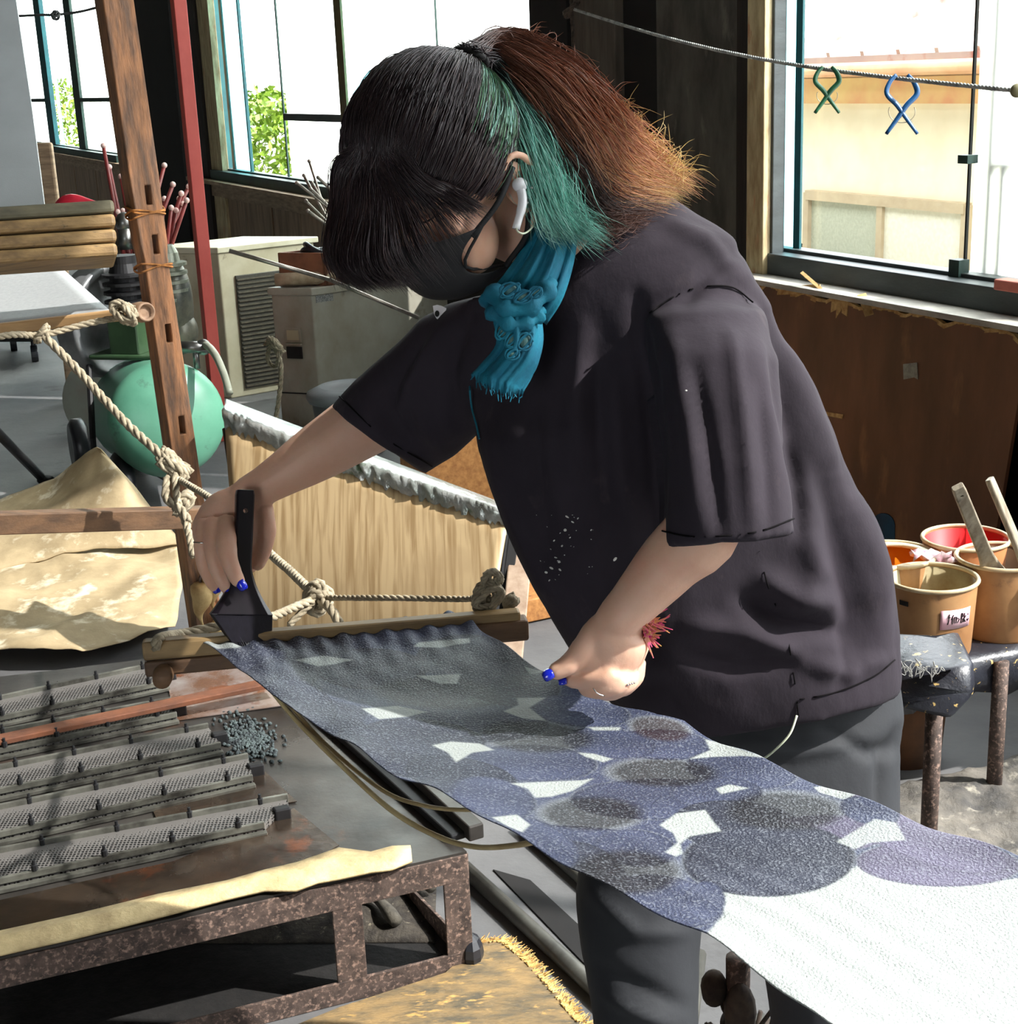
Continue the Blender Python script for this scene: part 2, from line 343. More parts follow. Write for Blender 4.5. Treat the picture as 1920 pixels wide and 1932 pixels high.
def shrub(name, label, c, rx, rz, n):
    t = thing(name, label, 'shrub', (c[0], c[1], 0), 'bushes outside the back windows'); g = G(); c = np.array(c, float)
    for _ in range(n):
        v = rng.normal(size=3); v = v/np.linalg.norm(v)*rng.uniform(.35, 1)**.5; p = c+v*[rx, rx, rz]
        if p[2] < .05: continue
        a = nrm(rng.normal(size=3)); b = nrm(np.cross(a, rng.normal(size=3))); w = rng.uniform(.03, .06)
        g.add([p-a*w, p+b*w*.5, p+a*w*1.2, p-b*w*.5], [(0, 1, 2, 3)])
    mk('leaves', g, m_leaf, t, fix=False)
    g = G()
    for k in range(5):
        e = c+rng.uniform(-.6, .6, 3)*[rx, rx, rz]; g.tube([(c[0]+.05*k-.1, c[1], 0), (c[0]*.6+e[0]*.4, c[1]*.6+e[1]*.4, e[2]*.5), e], [.02, .014, .006], 5)
    mk('stem', g, mat('bark', (90, 76, 58), (70, 58, 44)), t)
pa = OP(500, 300, -1.1); shrub('leafy_bush', 'sunlit yellow-green bush outside the middle window', (pa[0], pa[1], .80), .7, .72, 3600)
pb = OP(122, 215, -1.3); shrub('leafy_bush', 'yellow-green bush outside the far left window', (pb[0], pb[1], .85), .9, .9, 3000)
g = G(); a = W(S0-4, -.05, -.25); b = W(S1+6, -.05, -.25)
g.hexa([a-nin*22-ZUP*.2, a-ZUP*.2, b-ZUP*.2, b-nin*22-ZUP*.2, a-nin*22, a, b, b-nin*22]); mk('ground', g, mat('pale_ground', (190, 186, 172), (160, 156, 140), 2, .9), kind='structure')

# ---------------------------------------------------------------- shared materials of the things
m_rust = mat('rusty_steel', (100, 84, 76), (62, 52, 48), 40, .75, .2, bump=.0012, bscale=110, c3=(156, 130, 116), c3lo=.52, c3hi=.66, s3=130)
m_darksteel = mat('sooty_steel_sheet', (84, 80, 76), (48, 45, 43), 4, .36, .45, bump=.001, bscale=12, c3=(112, 76, 52), c3lo=.6, c3hi=.75, s3=5, rvar=.12, detail=8)
m_blacksteel = mat('black_steel', (40, 40, 42), (26, 26, 28), 8, .5, .4)
m_rope = mat('weathered_rope', (172, 160, 136), (122, 112, 92), 60, .9, bump=.001, bscale=200, c3=(98, 88, 72), c3lo=.62, c3hi=.75, s3=18)
m_post = mat('scorched_post_wood', (164, 112, 72), (96, 70, 52), 26, .65, bump=.004, bscale=45, stretch=(2,2,.35), c3=(78, 64, 54), c3lo=.5, c3hi=.72, s3=5, detail=9)
m_bar = mat('old_wood_bar', (118, 88, 62), (80, 60, 44), 12, .6, bump=.001, bscale=60, stretch=(.5,2,2), c3=(70, 64, 50), c3lo=.6, c3hi=.75, s3=7)
m_paper = mat('kraft_paper', (188, 168, 132), (152, 134, 102), 5, .75, bump=.004, bscale=9, c3=(226, 216, 190), c3lo=.56, c3hi=.7, s3=9, detail=9)
def woodgrain(name, a, b, c):
    m = bpy.data.materials.new(name); n, l, P = nodes(m); tc = n.new('ShaderNodeTexCoord'); mp = n.new('ShaderNodeMapping'); mp.inputs['Scale'].default_value = (1, .05, .05)
    l.new(tc.outputs['Object'], mp.inputs[0]); t = n.new('ShaderNodeTexNoise'); t.inputs['Scale'].default_value = 80; t.inputs['Detail'].default_value = 5; t.inputs['Distortion'].default_value = .5; l.new(mp.outputs[0], t.inputs[0])
    t2 = n.new('ShaderNodeTexNoise'); t2.inputs['Scale'].default_value = 3; t2.inputs['Detail'].default_value = 4; l.new(tc.outputs['Object'], t2.inputs[0])
    r = n.new('ShaderNodeValToRGB'); e = r.color_ramp.elements; e[0].position = .36; e[0].color = sc(b); e[1].position = .56; e[1].color = sc(a); l.new(t.outputs[0], r.inputs[0])
    mx = n.new('ShaderNodeMix'); mx.data_type = 'RGBA'; q_ = n.new('ShaderNodeMapRange'); q_.inputs['From Min'].default_value = .52; q_.inputs['From Max'].default_value = .66; l.new(t2.outputs[0], q_.inputs[0]); l.new(q_.outputs[0], mx.inputs[0])
    l.new(r.outputs[0], mx.inputs[6]); mx.inputs[7].default_value = sc(c); l.new(mx.outputs[2], P.inputs[0]); P.inputs['Roughness'].default_value = .42
    bb = n.new('ShaderNodeBump'); bb.inputs['Distance'].default_value = .002; l.new(t2.outputs[0], bb.inputs['Height']); l.new(bb.outputs[0], P.inputs['Normal']); return m
m_screen = woodgrain('oiled_plywood_face', (184, 160, 122), (148, 122, 86), (160, 136, 102))
m_foil = mat('crumpled_silver_foil', (214, 216, 214), (150, 158, 150), 12, .22, .55, bump=.006, bscale=16, c3=(96, 116, 92), c3lo=.6, c3hi=.7, s3=14)

def rope(path, r, n=3, pitch=None, res=5):
    P = [np.array(p, float) for p in path]; L = sum(np.linalg.norm(P[i+1]-P[i]) for i in range(len(P)-1)); pitch = pitch or r*7
    m = max(8, int(L/(pitch/7))); cum = [0]
    for i in range(len(P)-1): cum.append(cum[-1]+np.linalg.norm(P[i+1]-P[i]))
    cum = np.array(cum); PA = np.array(P); ts = np.linspace(0, cum[-1], m)
    C = np.stack([np.interp(ts, cum, PA[:, k]) for k in range(3)], 1); T = np.gradient(C, axis=0); T /= np.maximum(np.linalg.norm(T, axis=1, keepdims=True), 1e-9)
    g = G(); a = None; A = []
    for i in range(m):
        if a is None: a = nrm(np.cross(T[i], (0, 0, 1) if abs(T[i][2]) < .9 else (1, 0, 0)))
        else: a = nrm(a-T[i]*a.dot(T[i]))
        A.append(a)
    A = np.array(A); B = np.cross(T, A)
    for k in range(n):
        ph = 2*math.pi*k/n+ts/pitch*2*math.pi; Q = C+r*.48*(A*np.cos(ph)[:, None]+B*np.sin(ph)[:, None])
        g.tube(list(Q), r*.56, res)
    return g
def knotg(c, s, r, seed=0, turns=5):
    rr = np.random.default_rng(seed); c = np.array(c, float); pts = []
    for i in range(turns*14):
        t = i/14*2*math.pi; pts.append(c+np.array([math.cos(t)*s*(.7+.3*math.sin(t*1.37+seed)), math.sin(t*.61+seed)*s*.75, math.sin(t*1.0+seed*.7)*s*(.75+.3*math.cos(t*.43))]))
    return rope(cr(pts, 2), r)
def roped(name, label, path, r, knots=(), group=None, m=None):
    path = cr(path, 10); t = thing(name, label, 'rope', path[0], group); mk('rope_line', rope(path, r), m or m_rope, t, smooth=True, fix=False)
    for i, (c, s, turns) in enumerate(knots): mk('knot', knotg(c, s, r*.95, 3+i*5+int(abs(c[0])*50), turns), m or m_rope, t, smooth=True, fix=False)
    return t
def boolcut(g, cuts):
    def tmp(gg):
        me = bpy.data.meshes.new('t'); me.from_pydata(gg.v, [], gg.f); bm = bmesh.new(); bm.from_mesh(me); bmesh.ops.recalc_face_normals(bm, faces=bm.faces); bm.to_mesh(me); bm.free()
        o = bpy.data.objects.new('t', me); scn.collection.objects.link(o); return o
    a = tmp(g); os_ = []
    for c in cuts:
        b_ = tmp(c); os_.append(b_); md = a.modifiers.new('b', 'BOOLEAN'); md.object = b_; md.operation = 'DIFFERENCE'; md.solver = 'EXACT'
    m2 = bpy.data.meshes.new_from_object(a.evaluated_get(bpy.context.evaluated_depsgraph_get())); out = G()
    out.v = [tuple(v.co) for v in m2.vertices]; out.f = [tuple(p.vertices) for p in m2.polygons]
    for o in os_+[a]: bpy.data.objects.remove(o)
    return out
def polyz(pts, z, th, dz=None):       # a flat slab whose outline is given by pixels on the height z
    P = [Z(x, y, z) for x, y in pts]; g = G(); n = len(P)
    g.add([p-ZUP*th for p in P]+P, [tuple(range(n-1, -1, -1)), tuple(range(n, 2*n))]+[(i, (i+1) % n, n+(i+1) % n, n+i) for i in range(n)]); return g

# ---------------------------------------------------------------- notched post
pb_ = D(303, 600, 3.95); px_, py_ = pb_[0], pb_[1]
ang = math.radians(38); fa = np.array([math.cos(ang), math.sin(ang), 0]); fb = np.array([-math.sin(ang), math.cos(ang), 0])   # front face runs along fa
def postpt(y, side=0, dep=0):        # point on post axis seen at image row y
    z = pb_[2]
    for _ in range(3):
        xx, yy, dd = proj(np.array([px_, py_, z])); z -= (y-yy)/F*dd
    return np.array([px_-.04*(z-pb_[2]), py_, z])+fa*side-fb*dep
post = thing('notched_post', 'tall scorched wooden post with four slots rising from the floor behind the ropes', 'post', (px_, py_, 0))
g = G()
prof = [(z_, w_*.82) for z_, w_ in [(0, .098), (.30, .098), (.50, .09), (.74, .088), (.95, .086), (1.12, .08), (1.16, .094), (1.28, .096), (1.31, .10), (2.0, .10), (4.58, .098)]]
rings = []
for z, w in prof:
    c = np.array([px_-.04*(z-pb_[2]), py_, z]); h = w/2; rings.append([c+fa*h*i+fb*.028*j for i, j in ((-1,-1),(1,-1),(1,1),(-1,1))])
g.loft(rings)
cuts = []
for (x, y) in ((278, 367), (292, 460), (308, 627), (334, 800)):
    c = postpt(y, .004, .015); c2 = G(); c2.box(c, .016, .10, .05, fa, fb, ZUP); cuts.append(c2)
g = boolcut(g, cuts); mk('post_body', g, m_post, post, bevel=.003)
m_bark = mat('orange_fibre_lashing', (186, 124, 62), (120, 78, 44), 40, .9, bump=.002, bscale=120)
for y, k, ww in ((397, 3, .044), (500, 2, .043)):
    c = postpt(y); g = G()
    for i in range(k):
        zz = c[2]+(i-k/2)*.007; w_ = ww; rr = [np.array([c[0], c[1], zz+.009*math.sin(i*2+t*1.5)])+fa*w_*np.sign(math.cos(t))*min(1, abs(math.cos(t))*1.35)+fb*.031*np.sign(math.sin(t))*min(1, abs(math.sin(t))*1.35) for t in np.linspace(0, 2*math.pi, 25)]
        g.tube(rr, .0028, 5)
    mk('lashing', g, m_bark, post, smooth=True)
m_tape = mat('torn_yellow_wrapping', (222, 196, 140), (178, 140, 88), 14, .7, bump=.003, bscale=30)
c = postpt(1135); g = G()
for k, (dx, w_) in enumerate(((-.03, .030), (.012, .034), (.048, .026))):
    pts = [c+fa*dx-fb*.05+ZUP*(.07-.04*i+.01*k)+fa*.008*math.sin(i*2.1+k) for i in range(5)]
    g.tube(cr(pts, 4), [w_*(.55+.45*math.sin(.5+i*.35+k)) for i in range(17)], 8)
mk('wrapping', g, m_tape, post, smooth=True)
g = knotg(c+ZUP*.09+fa*.01-fb*.05, .03, .004, 4, 3); mk('wire_tie', g, m_rust, post, smooth=True, fix=False)
# horizontal bar tied to it
p0 = D(-60, 988, 3.55); p1 = D(392, 975, 3.78); g = G(); g.beam(p0, p1, .04, .052)
mk('crossbar', g, m_bar, bevel=.003, label='brown horizontal wooden bar tied to the notched post above the kraft paper', cat='wooden bar')

# red pole
rp = D(368, 330, 6.4); g = G(); g.box((rp[0], rp[1], 2.29), .055, .055, 4.58, (math.cos(.5), math.sin(.5), 0), (-math.sin(.5), math.cos(.5), 0))
mk('red_pole', g, mat('red_paint', (234, 106, 94), (218, 90, 80), 5, .5, c3=(226, 128, 92), c3lo=.64, c3hi=.72, s3=3, stretch=(1,1,.6)), bevel=.003, label='tall square pole painted red, between the notched post and middle window', cat='pole')

# cream cabinet by the wall
def cornerbox(pc, d, wl, wr, h, azl, azr):     # near bottom corner at a pixel, faces running back left and back right
    c = D(pc[0], pc[1], d); c[2] = max(0, 0); a = np.array([-math.cos(azl), math.sin(azl), 0]); b_ = np.array([math.cos(azr), math.sin(azr), 0]); return c, a, b_
def floorp(px, py): return Z(px, py, 0)
m_creamp = mat('cream_enamel', (214, 208, 184), (190, 182, 152), 4, .45, c3=(140, 124, 96), c3lo=.64, c3hi=.75, s3=12)
c = floorp(437, 752); a_ = np.array([-.93, .37, 0]); b2 = np.array([.80, .60, 0])
cab = thing('cream_cabinet', 'cream metal cabinet with dark grille standing on the floor beside the red pole', 'cabinet', c)
def para(g, c, a, b_, la, lb, h): return g.hexa([c, c+b_*lb, c+b_*lb+a*la, c+a*la, c+ZUP*h, c+b_*lb+ZUP*h, c+b_*lb+a*la+ZUP*h, c+a*la+ZUP*h])
g = G(); para(g, c, a_, b2, .42, .55, .74); mk('body', g, m_creamp, cab, bevel=.006)
g = G(); para(g, c-a_*.012-b2*.012+ZUP*.74, a_, b2, .45, .58, .03); mk('top_panel', g, mat('cream_top_lit', (232, 228, 206), (206, 200, 172), 4, .4), cab, bevel=.004)  # paler copy of the cream enamel, light on the top painted in
nb = nrm(np.cross(b2, ZUP)); 
if nb[1] > 0: nb = -nb
def rect(g, o, a, la, h0, h1, nv, t0, t1): return g.hexa([o+a*la[0]+ZUP*h0+nv*t0, o+a*la[1]+ZUP*h0+nv*t0, o+a*la[1]+ZUP*h0+nv*t1, o+a*la[0]+ZUP*h0+nv*t1, o+a*la[0]+ZUP*h1+nv*t0, o+a*la[1]+ZUP*h1+nv*t0, o+a*la[1]+ZUP*h1+nv*t1, o+a*la[0]+ZUP*h1+nv*t1])
g = G(); rect(g, c, b2, (.08, .50), .04, .62, nb, 0, .012); gr = mk('grille', g, mat('grille_mesh', (92, 90, 84), (70, 68, 64), 300, .5, .3), cab, bevel=.002)
g = G()
for k in range(26): rect(g, c, b2, (.085, .495), .05+k*.0218, .058+k*.0218, nb, .012, .018)
mk('grille_bars', g, mat('grille_bar_metal', (124, 118, 104), (96, 92, 82), 30, .45, .4), gr)

# grey steel cabinet with a wooden box on top
m_greycab = mat('scuffed_grey_enamel', (158, 156, 144), (126, 118, 100), 3, .45, .1, c3=(100, 84, 64), c3lo=.6, c3hi=.72, s3=7, stretch=(1,1,.7))
c = floorp(607, 806); c2_ = c.copy(); h = .0
g_top = lambda y: None
zt = None
r_ = ray(598, 545); tt = np.hypot(*(c[:2]))/np.hypot(*r_[:2]); hcab = EYE+tt*r_[2]
gc = thing('steel_cabinet', 'scuffed grey steel cabinet with a label holder and slot beside the cream cabinet', 'cabinet', c)
g = G(); para(g, c, a_, b2, .21, .75, hcab); mk('body', g, m_greycab, gc, bevel=.006)
g = G(); para(g, c-a_*.01-b2*.01+ZUP*(hcab-.03), a_, b2, .23, .77, .035); mk('lid', g, m_greycab, gc, bevel=.004)
na = nrm(np.cross(a_, ZUP)); 
if na[1] > 0: na = -na
g = G(); rect(g, c, a_, (.07, .15), hcab*.62, hcab*.72, na, 0, .008); rect(g, c, a_, (.07, .15), hcab*.60, hcab*.61, na, 0, .014); mk('label_holder', g, m_greycab, gc)
g = G(); rect(g, c, a_, (.08, .14), hcab*.635, hcab*.705, na, .008, .01); mk('label_card', g, mat('grubby_card', (170, 160, 132)), gc)
g = G(); rect(g, c, a_, (.07, .15), hcab*.5, hcab*.585, na, 0, .006); mk('slot', g, m_black, gc)
for yy in (.24, ): 
    g = G(); rect(g, c, a_, (0, .21), hcab*yy, hcab*yy+.006, na, 0, .003); rect(g, c, b2, (0, .75), hcab*yy, hcab*yy+.006, nb, 0, .003); mk('seam', g, m_black, gc)
g = G(); rect(g, c, b2, (.02, .11), hcab*.9, hcab*.95, nb, 0, .003); mk('maker_plate', g, mat('dark_plate', (70, 72, 74), (150, 150, 146), 160, .4), gc)
# rolled cloth and pipe on the cabinet
ctop = c+ZUP*(hcab+.005)
g = G(); g.tube([ctop+a_*.18+b2*.0+ZUP*.035, ctop+a_*.1+b2*.04+ZUP*.037, ctop+a_*.0+b2*.14+ZUP*.035], .03, 10); mk('rolled_cloth', g, mat('dirty_linen', (176, 160, 134), (130, 110, 86), 12, .9, bump=.003, bscale=30), smooth=True, label='dirty rolled rag on the front edge of the steel cabinet', cat='rag')
m_redwood = mat('reddish_box_wood', (142, 92, 64), (110, 70, 50), 10, .6, c3=(80, 56, 44), c3lo=.6, c3hi=.7, s3=6)
bx = thing('wooden_box', 'reddish wooden box of dark tools on top of the steel cabinet', 'box', ctop+a_*.1+b2*.12)
o_ = ctop+b2*.08-a_*.0
g = G(); para(g, o_, a_, b2, .24, .42, .012)
for oo, aa, bb_, la, lb in ((o_, a_, b2, .24, .014), (o_+b2*.406, a_, b2, .24, .014), (o_, a_, b2, .014, .42), (o_+a_*.226, a_, b2, .014, .42)): para(g, oo, aa, bb_, la, lb, .15)
mk('box_body', g, m_redwood, bx, bevel=.003)
m_rubber = mat('black_rubber', (26, 26, 30), (44, 46, 52), 8, .35)
for i, (u_, v_, r0) in enumerate(((.12, .12, .075), (.12, .28, .06))):
    g = G(); cc = o_+a_*u_+b2*v_+ZUP*.13
    for k in range(2):
        pts = [cc+np.array([math.cos(t)*r0*(1.25-.2*k), math.sin(t)*r0, .02*math.sin(t*2+k)+.02*k+.012]) for t in np.linspace(0, 2*math.pi*.97, 24)]
        g.tube(pts, .014, 8)
    g.ell(cc, r0*.8, r0*.7, .035)
    mk('coiled_black_tool', g, m_rubber, smooth=True, label=('coiled black rubber hose in the left of the wooden box' if i == 0 else 'small coiled black hose in the right of the wooden box'), cat='hose')
m_rod = mat('bare_steel_rod', (176, 168, 158), (132, 124, 114), 20, .35, .8)
base = o_+a_*.12+b2*.28+ZUP*.06
ORD = ['leftmost']+[w+' from the left' for w in ('second','third','fourth','fifth','sixth','seventh','eighth','ninth','tenth','eleventh','twelfth','thirteenth','fourteenth','fifteenth','sixteenth')]
rods_ = ((583, 304), (573, 331), (588, 345), (577, 379), (581, 398), (586, 357), (560, 345), (600, 335)); ro_ = sorted(range(8), key=lambda k: rods_[k][0])
for i, (x, y) in enumerate(((583, 304), (573, 331), (588, 345), (577, 379), (581, 398), (586, 357), (560, 345), (600, 335))):
    e = D(x, y, 6.75-.05*i); s_ = base+a_*(-.03*i+.06)+b2*(.02*i); g = G(); g.tube([s_, e], .006+.0008*(i % 3), 7); g.ell(e, .009, .009, .009, n=8, m=6)
    mk('steel_rod', g, m_rod, smooth=True, label='thin steel rod poking up from the wooden box, '+ORD[ro_.index(i)]+' by its tip', cat='rod', group='steel rods in the wooden box')
g = G(); g.tube([D(432, 473, 6.1), D(620, 527, 6.2)], .009, 8); g.tube([D(620, 527, 6.2), D(790, 600, 6.3)], .0085, 8); mk('long_steel_rod', g, m_rod, smooth=True, label='long straight steel rod lying across the front of the steel cabinet', cat='rod')
# bin with a grey lid
c = floorp(668, 850); bn = thing('dustbin', 'round grey bin with a domed lid in front of the steel cabinet', 'bin', c)
r_ = ray(660, 745); tt = np.hypot(*(c[:2]))/np.hypot(*r_[:2]); hb = EYE+tt*r_[2]
g = G(); g.lathe([(.14, 0), (.165, hb-.04), (.165, hb)], c, 28); mk('bin_body', g, mat('grey_plastic', (92, 92, 94), (78, 78, 80), 6, .5), bn, smooth=True, bevel=.002)
g = G(); g.lathe([(.18, hb-.02), (.19, hb), (.185, hb+.02), (.13, hb+.045), (.12, hb+.035), (.02, hb+.04)], c, 32); mk('bin_lid', g, mat('light_grey_plastic', (112, 114, 118), (100, 102, 106), 6, .45), bn, smooth=True)
# hanging rope coil between the cabinets
pp = [D(500, 650, 6.5), D(515, 640, 6.45), D(528, 660, 6.45), D(520, 690, 6.5), D(505, 680, 6.5), D(512, 650, 6.45), D(530, 690, 6.45), D(525, 760, 6.5), D(518, 800, 6.5)]
roped('looped_rope', 'pale rope looped and hanging between the cream and steel cabinets', pp, .011, [(D(520, 650, 6.4), .035, 3)])

# bundle of red sticks behind the post
m_stick = mat('dark_red_stick', (132, 44, 42), (96, 34, 34), 10, .5); m_tip = mat('pale_pink_tip', (226, 196, 190), (200, 160, 156), 20, .5)
bb = D(262, 500, 7.7); bk = thing('stick_bin', 'dark bin holding red-tipped dye sticks behind the notched post', 'bin', (bb[0], bb[1], 0))
g = G(); g.lathe([(.16, 0), (.2, bb[2]), (.185, bb[2]), (.15, .02)], (bb[0], bb[1], 0), 24); mk('bin_body', g, m_black, bk, smooth=True)
sticks = [(195, 275), (228, 333), (222, 400), (232, 398), (310, 312), (326, 348), (342, 365), (356, 352), (310, 375), (338, 375), (323, 392), (332, 397), (345, 385), (206, 315), (240, 322), (352, 378)]
for i, (x, y) in enumerate(sticks):
    e = D(x, y, 7.5+.04*(i % 5)); s_ = np.array([bb[0], bb[1], bb[2]-.25])+np.array([random.uniform(-.1, .1), random.uniform(-.1, .1), 0])
    t = thing('dye_stick', 'dark red pale-knobbed stick behind the notched post, '+ORD[sorted(range(16), key=lambda k: sticks[k][0]+k*.01).index(i)], 'stick', s_, 'red sticks in the bin behind the post')
    g = G(); g.tube([s_, s_*.4+e*.6, e], [.009, .011, .010], 7); mk('shaft', g, m_stick, t, smooth=True)
    g = G(); g.ell(e, .015, .015, .015, n=10, m=8); mk('knob', g, m_tip, t, smooth=True)
g = G(); p = D(156, 398, 6.6); g.tube(cr([p+CR*x+ZUP*z for x, z in ((-.10, -.03), (-.05, .02), (.03, .025), (.12, .0))], 5), [.03+.012*math.sin(i*.4) for i in range(16)], 10, flat=1.4)
mk('red_plastic_bag', g, mat('red_plastic', (216, 44, 66), (190, 30, 52), 6, .35), smooth=True, label='crumpled bright red plastic bag above the stacked boards', cat='bag')
# wooden stool-back board at far left
g = G(); p = D(92, 340, 7.4); zt_ = D(92, 268, 7.4)[2]; g.box((p[0], p[1], zt_/2), .08, .04, zt_); mk('narrow_board', g, m_ledge, bevel=.012, label='narrow upright board standing right of the tall grey panel', cat='board')

# ---------------------------------------------------------------- compressor
m_tank = mat('mint_green_tank', (92, 148, 124), (74, 128, 106), 4, .4, c3=(60, 84, 74), c3lo=.62, c3hi=.72, s3=9)
m_tankg = mat('dusty_grey_green_tank', (92, 100, 92), (78, 74, 68), 4, .45, .1)
c1 = D(330, 797, 5.35); c0 = D(208, 752, 6.9); ax = nrm(c1-c0); L = np.linalg.norm(c1-c0); rt = .215
lift = 0; comp = thing('air_compressor', 'old air compressor with a mint green tank behind the notched post', 'compressor', ((c0[0]+c1[0])/2, (c0[1]+c1[1])/2, 0))
def capprof(r, L):
    pr = [(r*math.cos(t), -r*.38*math.sin(t)) for t in np.linspace(math.pi/2*.98, 0, 8)]; return pr+[(r, 0), (r, L)]+[(r*math.cos(t), L+r*.38*math.sin(t)) for t in np.linspace(0, math.pi/2*.98, 8)]
g = G(); g.lathe([p for p in capprof(rt, L*.72) if p[1] <= L*.7], c0, 40, ax); mk('tank_rear', g, m_tankg, comp, smooth=True)
g = G(); g.lathe([(rt*1.0, L*.6), (rt*1.006, L*.602), (rt*1.006, L*.9)]+[(rt*1.006*math.cos(t), L*.9+rt*.5*math.sin(t)) for t in np.linspace(.05, math.pi/2*.98, 12)], c0, 40, ax); mk('tank_front', g, m_tank, comp, smooth=True)
for cc, wx in ((D(150, 840, 6.2), .12), (D(232, 905, 5.6), .10), (D(345, 930, 5.1), .1)):
    cc[2] = .12; g = G(); g.lathe([(.04, -.03), (.10, -.035), (.12, -.02), (.12, .02), (.10, .035), (.04, .03)], cc, 28, np.cross(ax, ZUP)); mk('wheel', g, m_rubber, comp, smooth=True)
g = G(); g.tube([c0+ax*.25-ZUP*rt, (c0+ax*.25)*[1,1,0]+ZUP*.12], .02, 8); g.tube([c1-ax*.25-ZUP*rt*.9, (c1-ax*.25)*[1,1,0]+ZUP*.12], .02, 8); g.beam(c0-ZUP*(rt+.01)+ax*.1, c1-ZUP*(rt+.01)-ax*.1, .05, .03); mk('undercarriage', g, m_blacksteel, comp)
# belt wheel
wc = D(200, 606, 5.9); wax = nrm(np.array([.86, -.5, .0])); g = G()
rw = .225; g.lathe([(.03, -.05), (rw*.8, -.05), (rw*.96, -.055), (rw, -.04), (rw*.97, -.02), (rw, 0), (rw*.97, .02), (rw, .04), (rw*.96, .055), (rw*.86, .05), (rw*.82, .02), (.06, .02), (.05, .07), (.02, .07)], wc, 44, wax); mk('flywheel', g, mat('grey_cast_iron', (134, 136, 138), (96, 98, 100), 6, .4, .4), comp, smooth=True)
# cylinder with fins, crankcase, motor
fc = D(240, 560, 5.75); g = G(); prof = [(.045, -.17)]
for k in range(8):
    z0_ = -.16+k*.034; prof += [(.06, z0_), (.088, z0_+.004), (.088, z0_+.014), (.06, z0_+.018)]
prof += [(.05, .13), (.05, .16), (.0, .16)]; g.lathe(prof, fc, 28); mk('finned_cylinder', g, m_blacksteel, comp, smooth=False)
fc2 = D(318, 520, 5.85); g = G(); prof = [(.03, -.12)]
for k in range(5):
    z0_ = -.1+k*.034; prof += [(.05, z0_), (.075, z0_+.004), (.075, z0_+.016), (.05, z0_+.02)]
prof += [(.045, .09), (.03, .12), (0, .12)]; g.lathe(prof, fc2, 24); mk('small_cylinder', g, mat('silver_cast', (150, 154, 140), (112, 116, 100), 12, .4, .5), comp)
g = G(); p = D(252, 628, 5.75); g.box(p, .13, .16, .15, (.95, -.3, 0), (.3, .95, 0)); g.box(p+ZUP*.085, .16, .19, .02, (.95, -.3, 0), (.3, .95, 0)); g.box(p-ZUP*.08, .3, .2, .02, (.95, -.3, 0), (.3, .95, 0)); mk('crankcase', g, mat('dark_green_casting', (54, 78, 52), (38, 58, 38), 8, .4), comp, bevel=.008)
g = G(); p = D(335, 570, 5.9); g.ell(p, .06, .09, .17); g.ell(p-ZUP*.12+CR*.0, .07, .08, .09); mk('motor', g, mat('mottled_motor_housing', (120, 116, 100), (58, 62, 58), 10, .4, .3), comp, smooth=True)
g = G(); p = D(240, 470, 5.7); g.tube([p, p+ZUP*.08], .03, 12); g.ell(p+ZUP*.1, .035, .035, .04); mk('air_filter', g, m_metal, comp, smooth=True)
g = G(); g.tube(cr([D(355, 655, 5.6), D(385, 650, 5.5), D(405, 668, 5.4), D(422, 705, 5.35), D(433, 742, 5.3)], 8), .014, 10); mk('hose', g, mat('grey_air_hose', (132, 136, 122), (110, 114, 100), 10, .5), comp, smooth=True)
g = G(); p = D(368, 655, 5.5); g.tube([p-CR*.07, p+CR*.05], .022, 12); g.tube([p-ZUP*.0, p-ZUP*.08], .012, 8); g.ell(p+CR*.03, .03, .02, .03); mk('valve', g, m_metal, comp, smooth=True)
g = G(); g.tube([D(168, 690, 5.75), D(175, 830, 5.6), D(178, 862, 5.6)], .012, 8); mk('belt_guard_strut', g, m_blacksteel, comp)
# wheeled trolley and stand leg at the far left
tr = thing('wheeled_trolley', 'low dark wheeled trolley under the grey cloth at the left edge', 'trolley', (*floorp(60, 690)[:2], 0))
p = floorp(60, 690)
for i, (x, y) in enumerate(((27, 662), (67, 682), (-20, 690))):
    cc = floorp(x, y); cc[2] = .05; g = G(); g.lathe([(.01, -.02), (.05, -.02), (.05, .02), (.01, .02)], cc, 20, (.9, .3, 0)); g.tube([cc, cc+ZUP*.12], .015, 8); mk('castor', g, m_rubber, tr, bevel=.004)
g = G(); a0 = floorp(-40, 700); a1 = floorp(27, 655); a2 = floorp(130, 668); 
g.hexa([q_+ZUP*.17 for q_ in (a0, floorp(80, 700), a2, a1)]+[q_+ZUP*.24 for q_ in (a0, floorp(80, 700), a2, a1)]); mk('deck', g, m_blacksteel, tr, bevel=.005)
g = G(); g.tube([D(-30, 790, 5.0), Z(80, 903, .02)], .018, 8); g.ell(Z(86, 905, .02), .035, .035, .02); mk('stand_leg', g, m_blacksteel, smooth=True, label='black slanting stand leg on the floor at the left edge', cat='stand')

# ---------------------------------------------------------------- left: second cloth on its boards
m_gcloth = mat('pale_grey_cloth', (166, 168, 168), (150, 152, 154), 90, .55, bump=.0004, bscale=400)
g = G(); 
grid = [[D(x, y, d_) for x in np.linspace(-260, xr, 10)] for y, xr, d_ in ((-60, 22, 4.6), (80, 42, 4.45), (200, 60, 4.3), (320, 76, 4.15), (400, 86, 4.05))]
gs = thing('hanging_grey_panel', 'tall flat grey panel standing at the upper left edge', 'panel', D(-60, 400, 4.05))
g.sheet(grid, .012); mk('panel_sheet', g, mat('grey_laminate', (190, 196, 198), (172, 178, 180), 2, .45, .1, bump=.0003, bscale=300), gs, smooth=False)
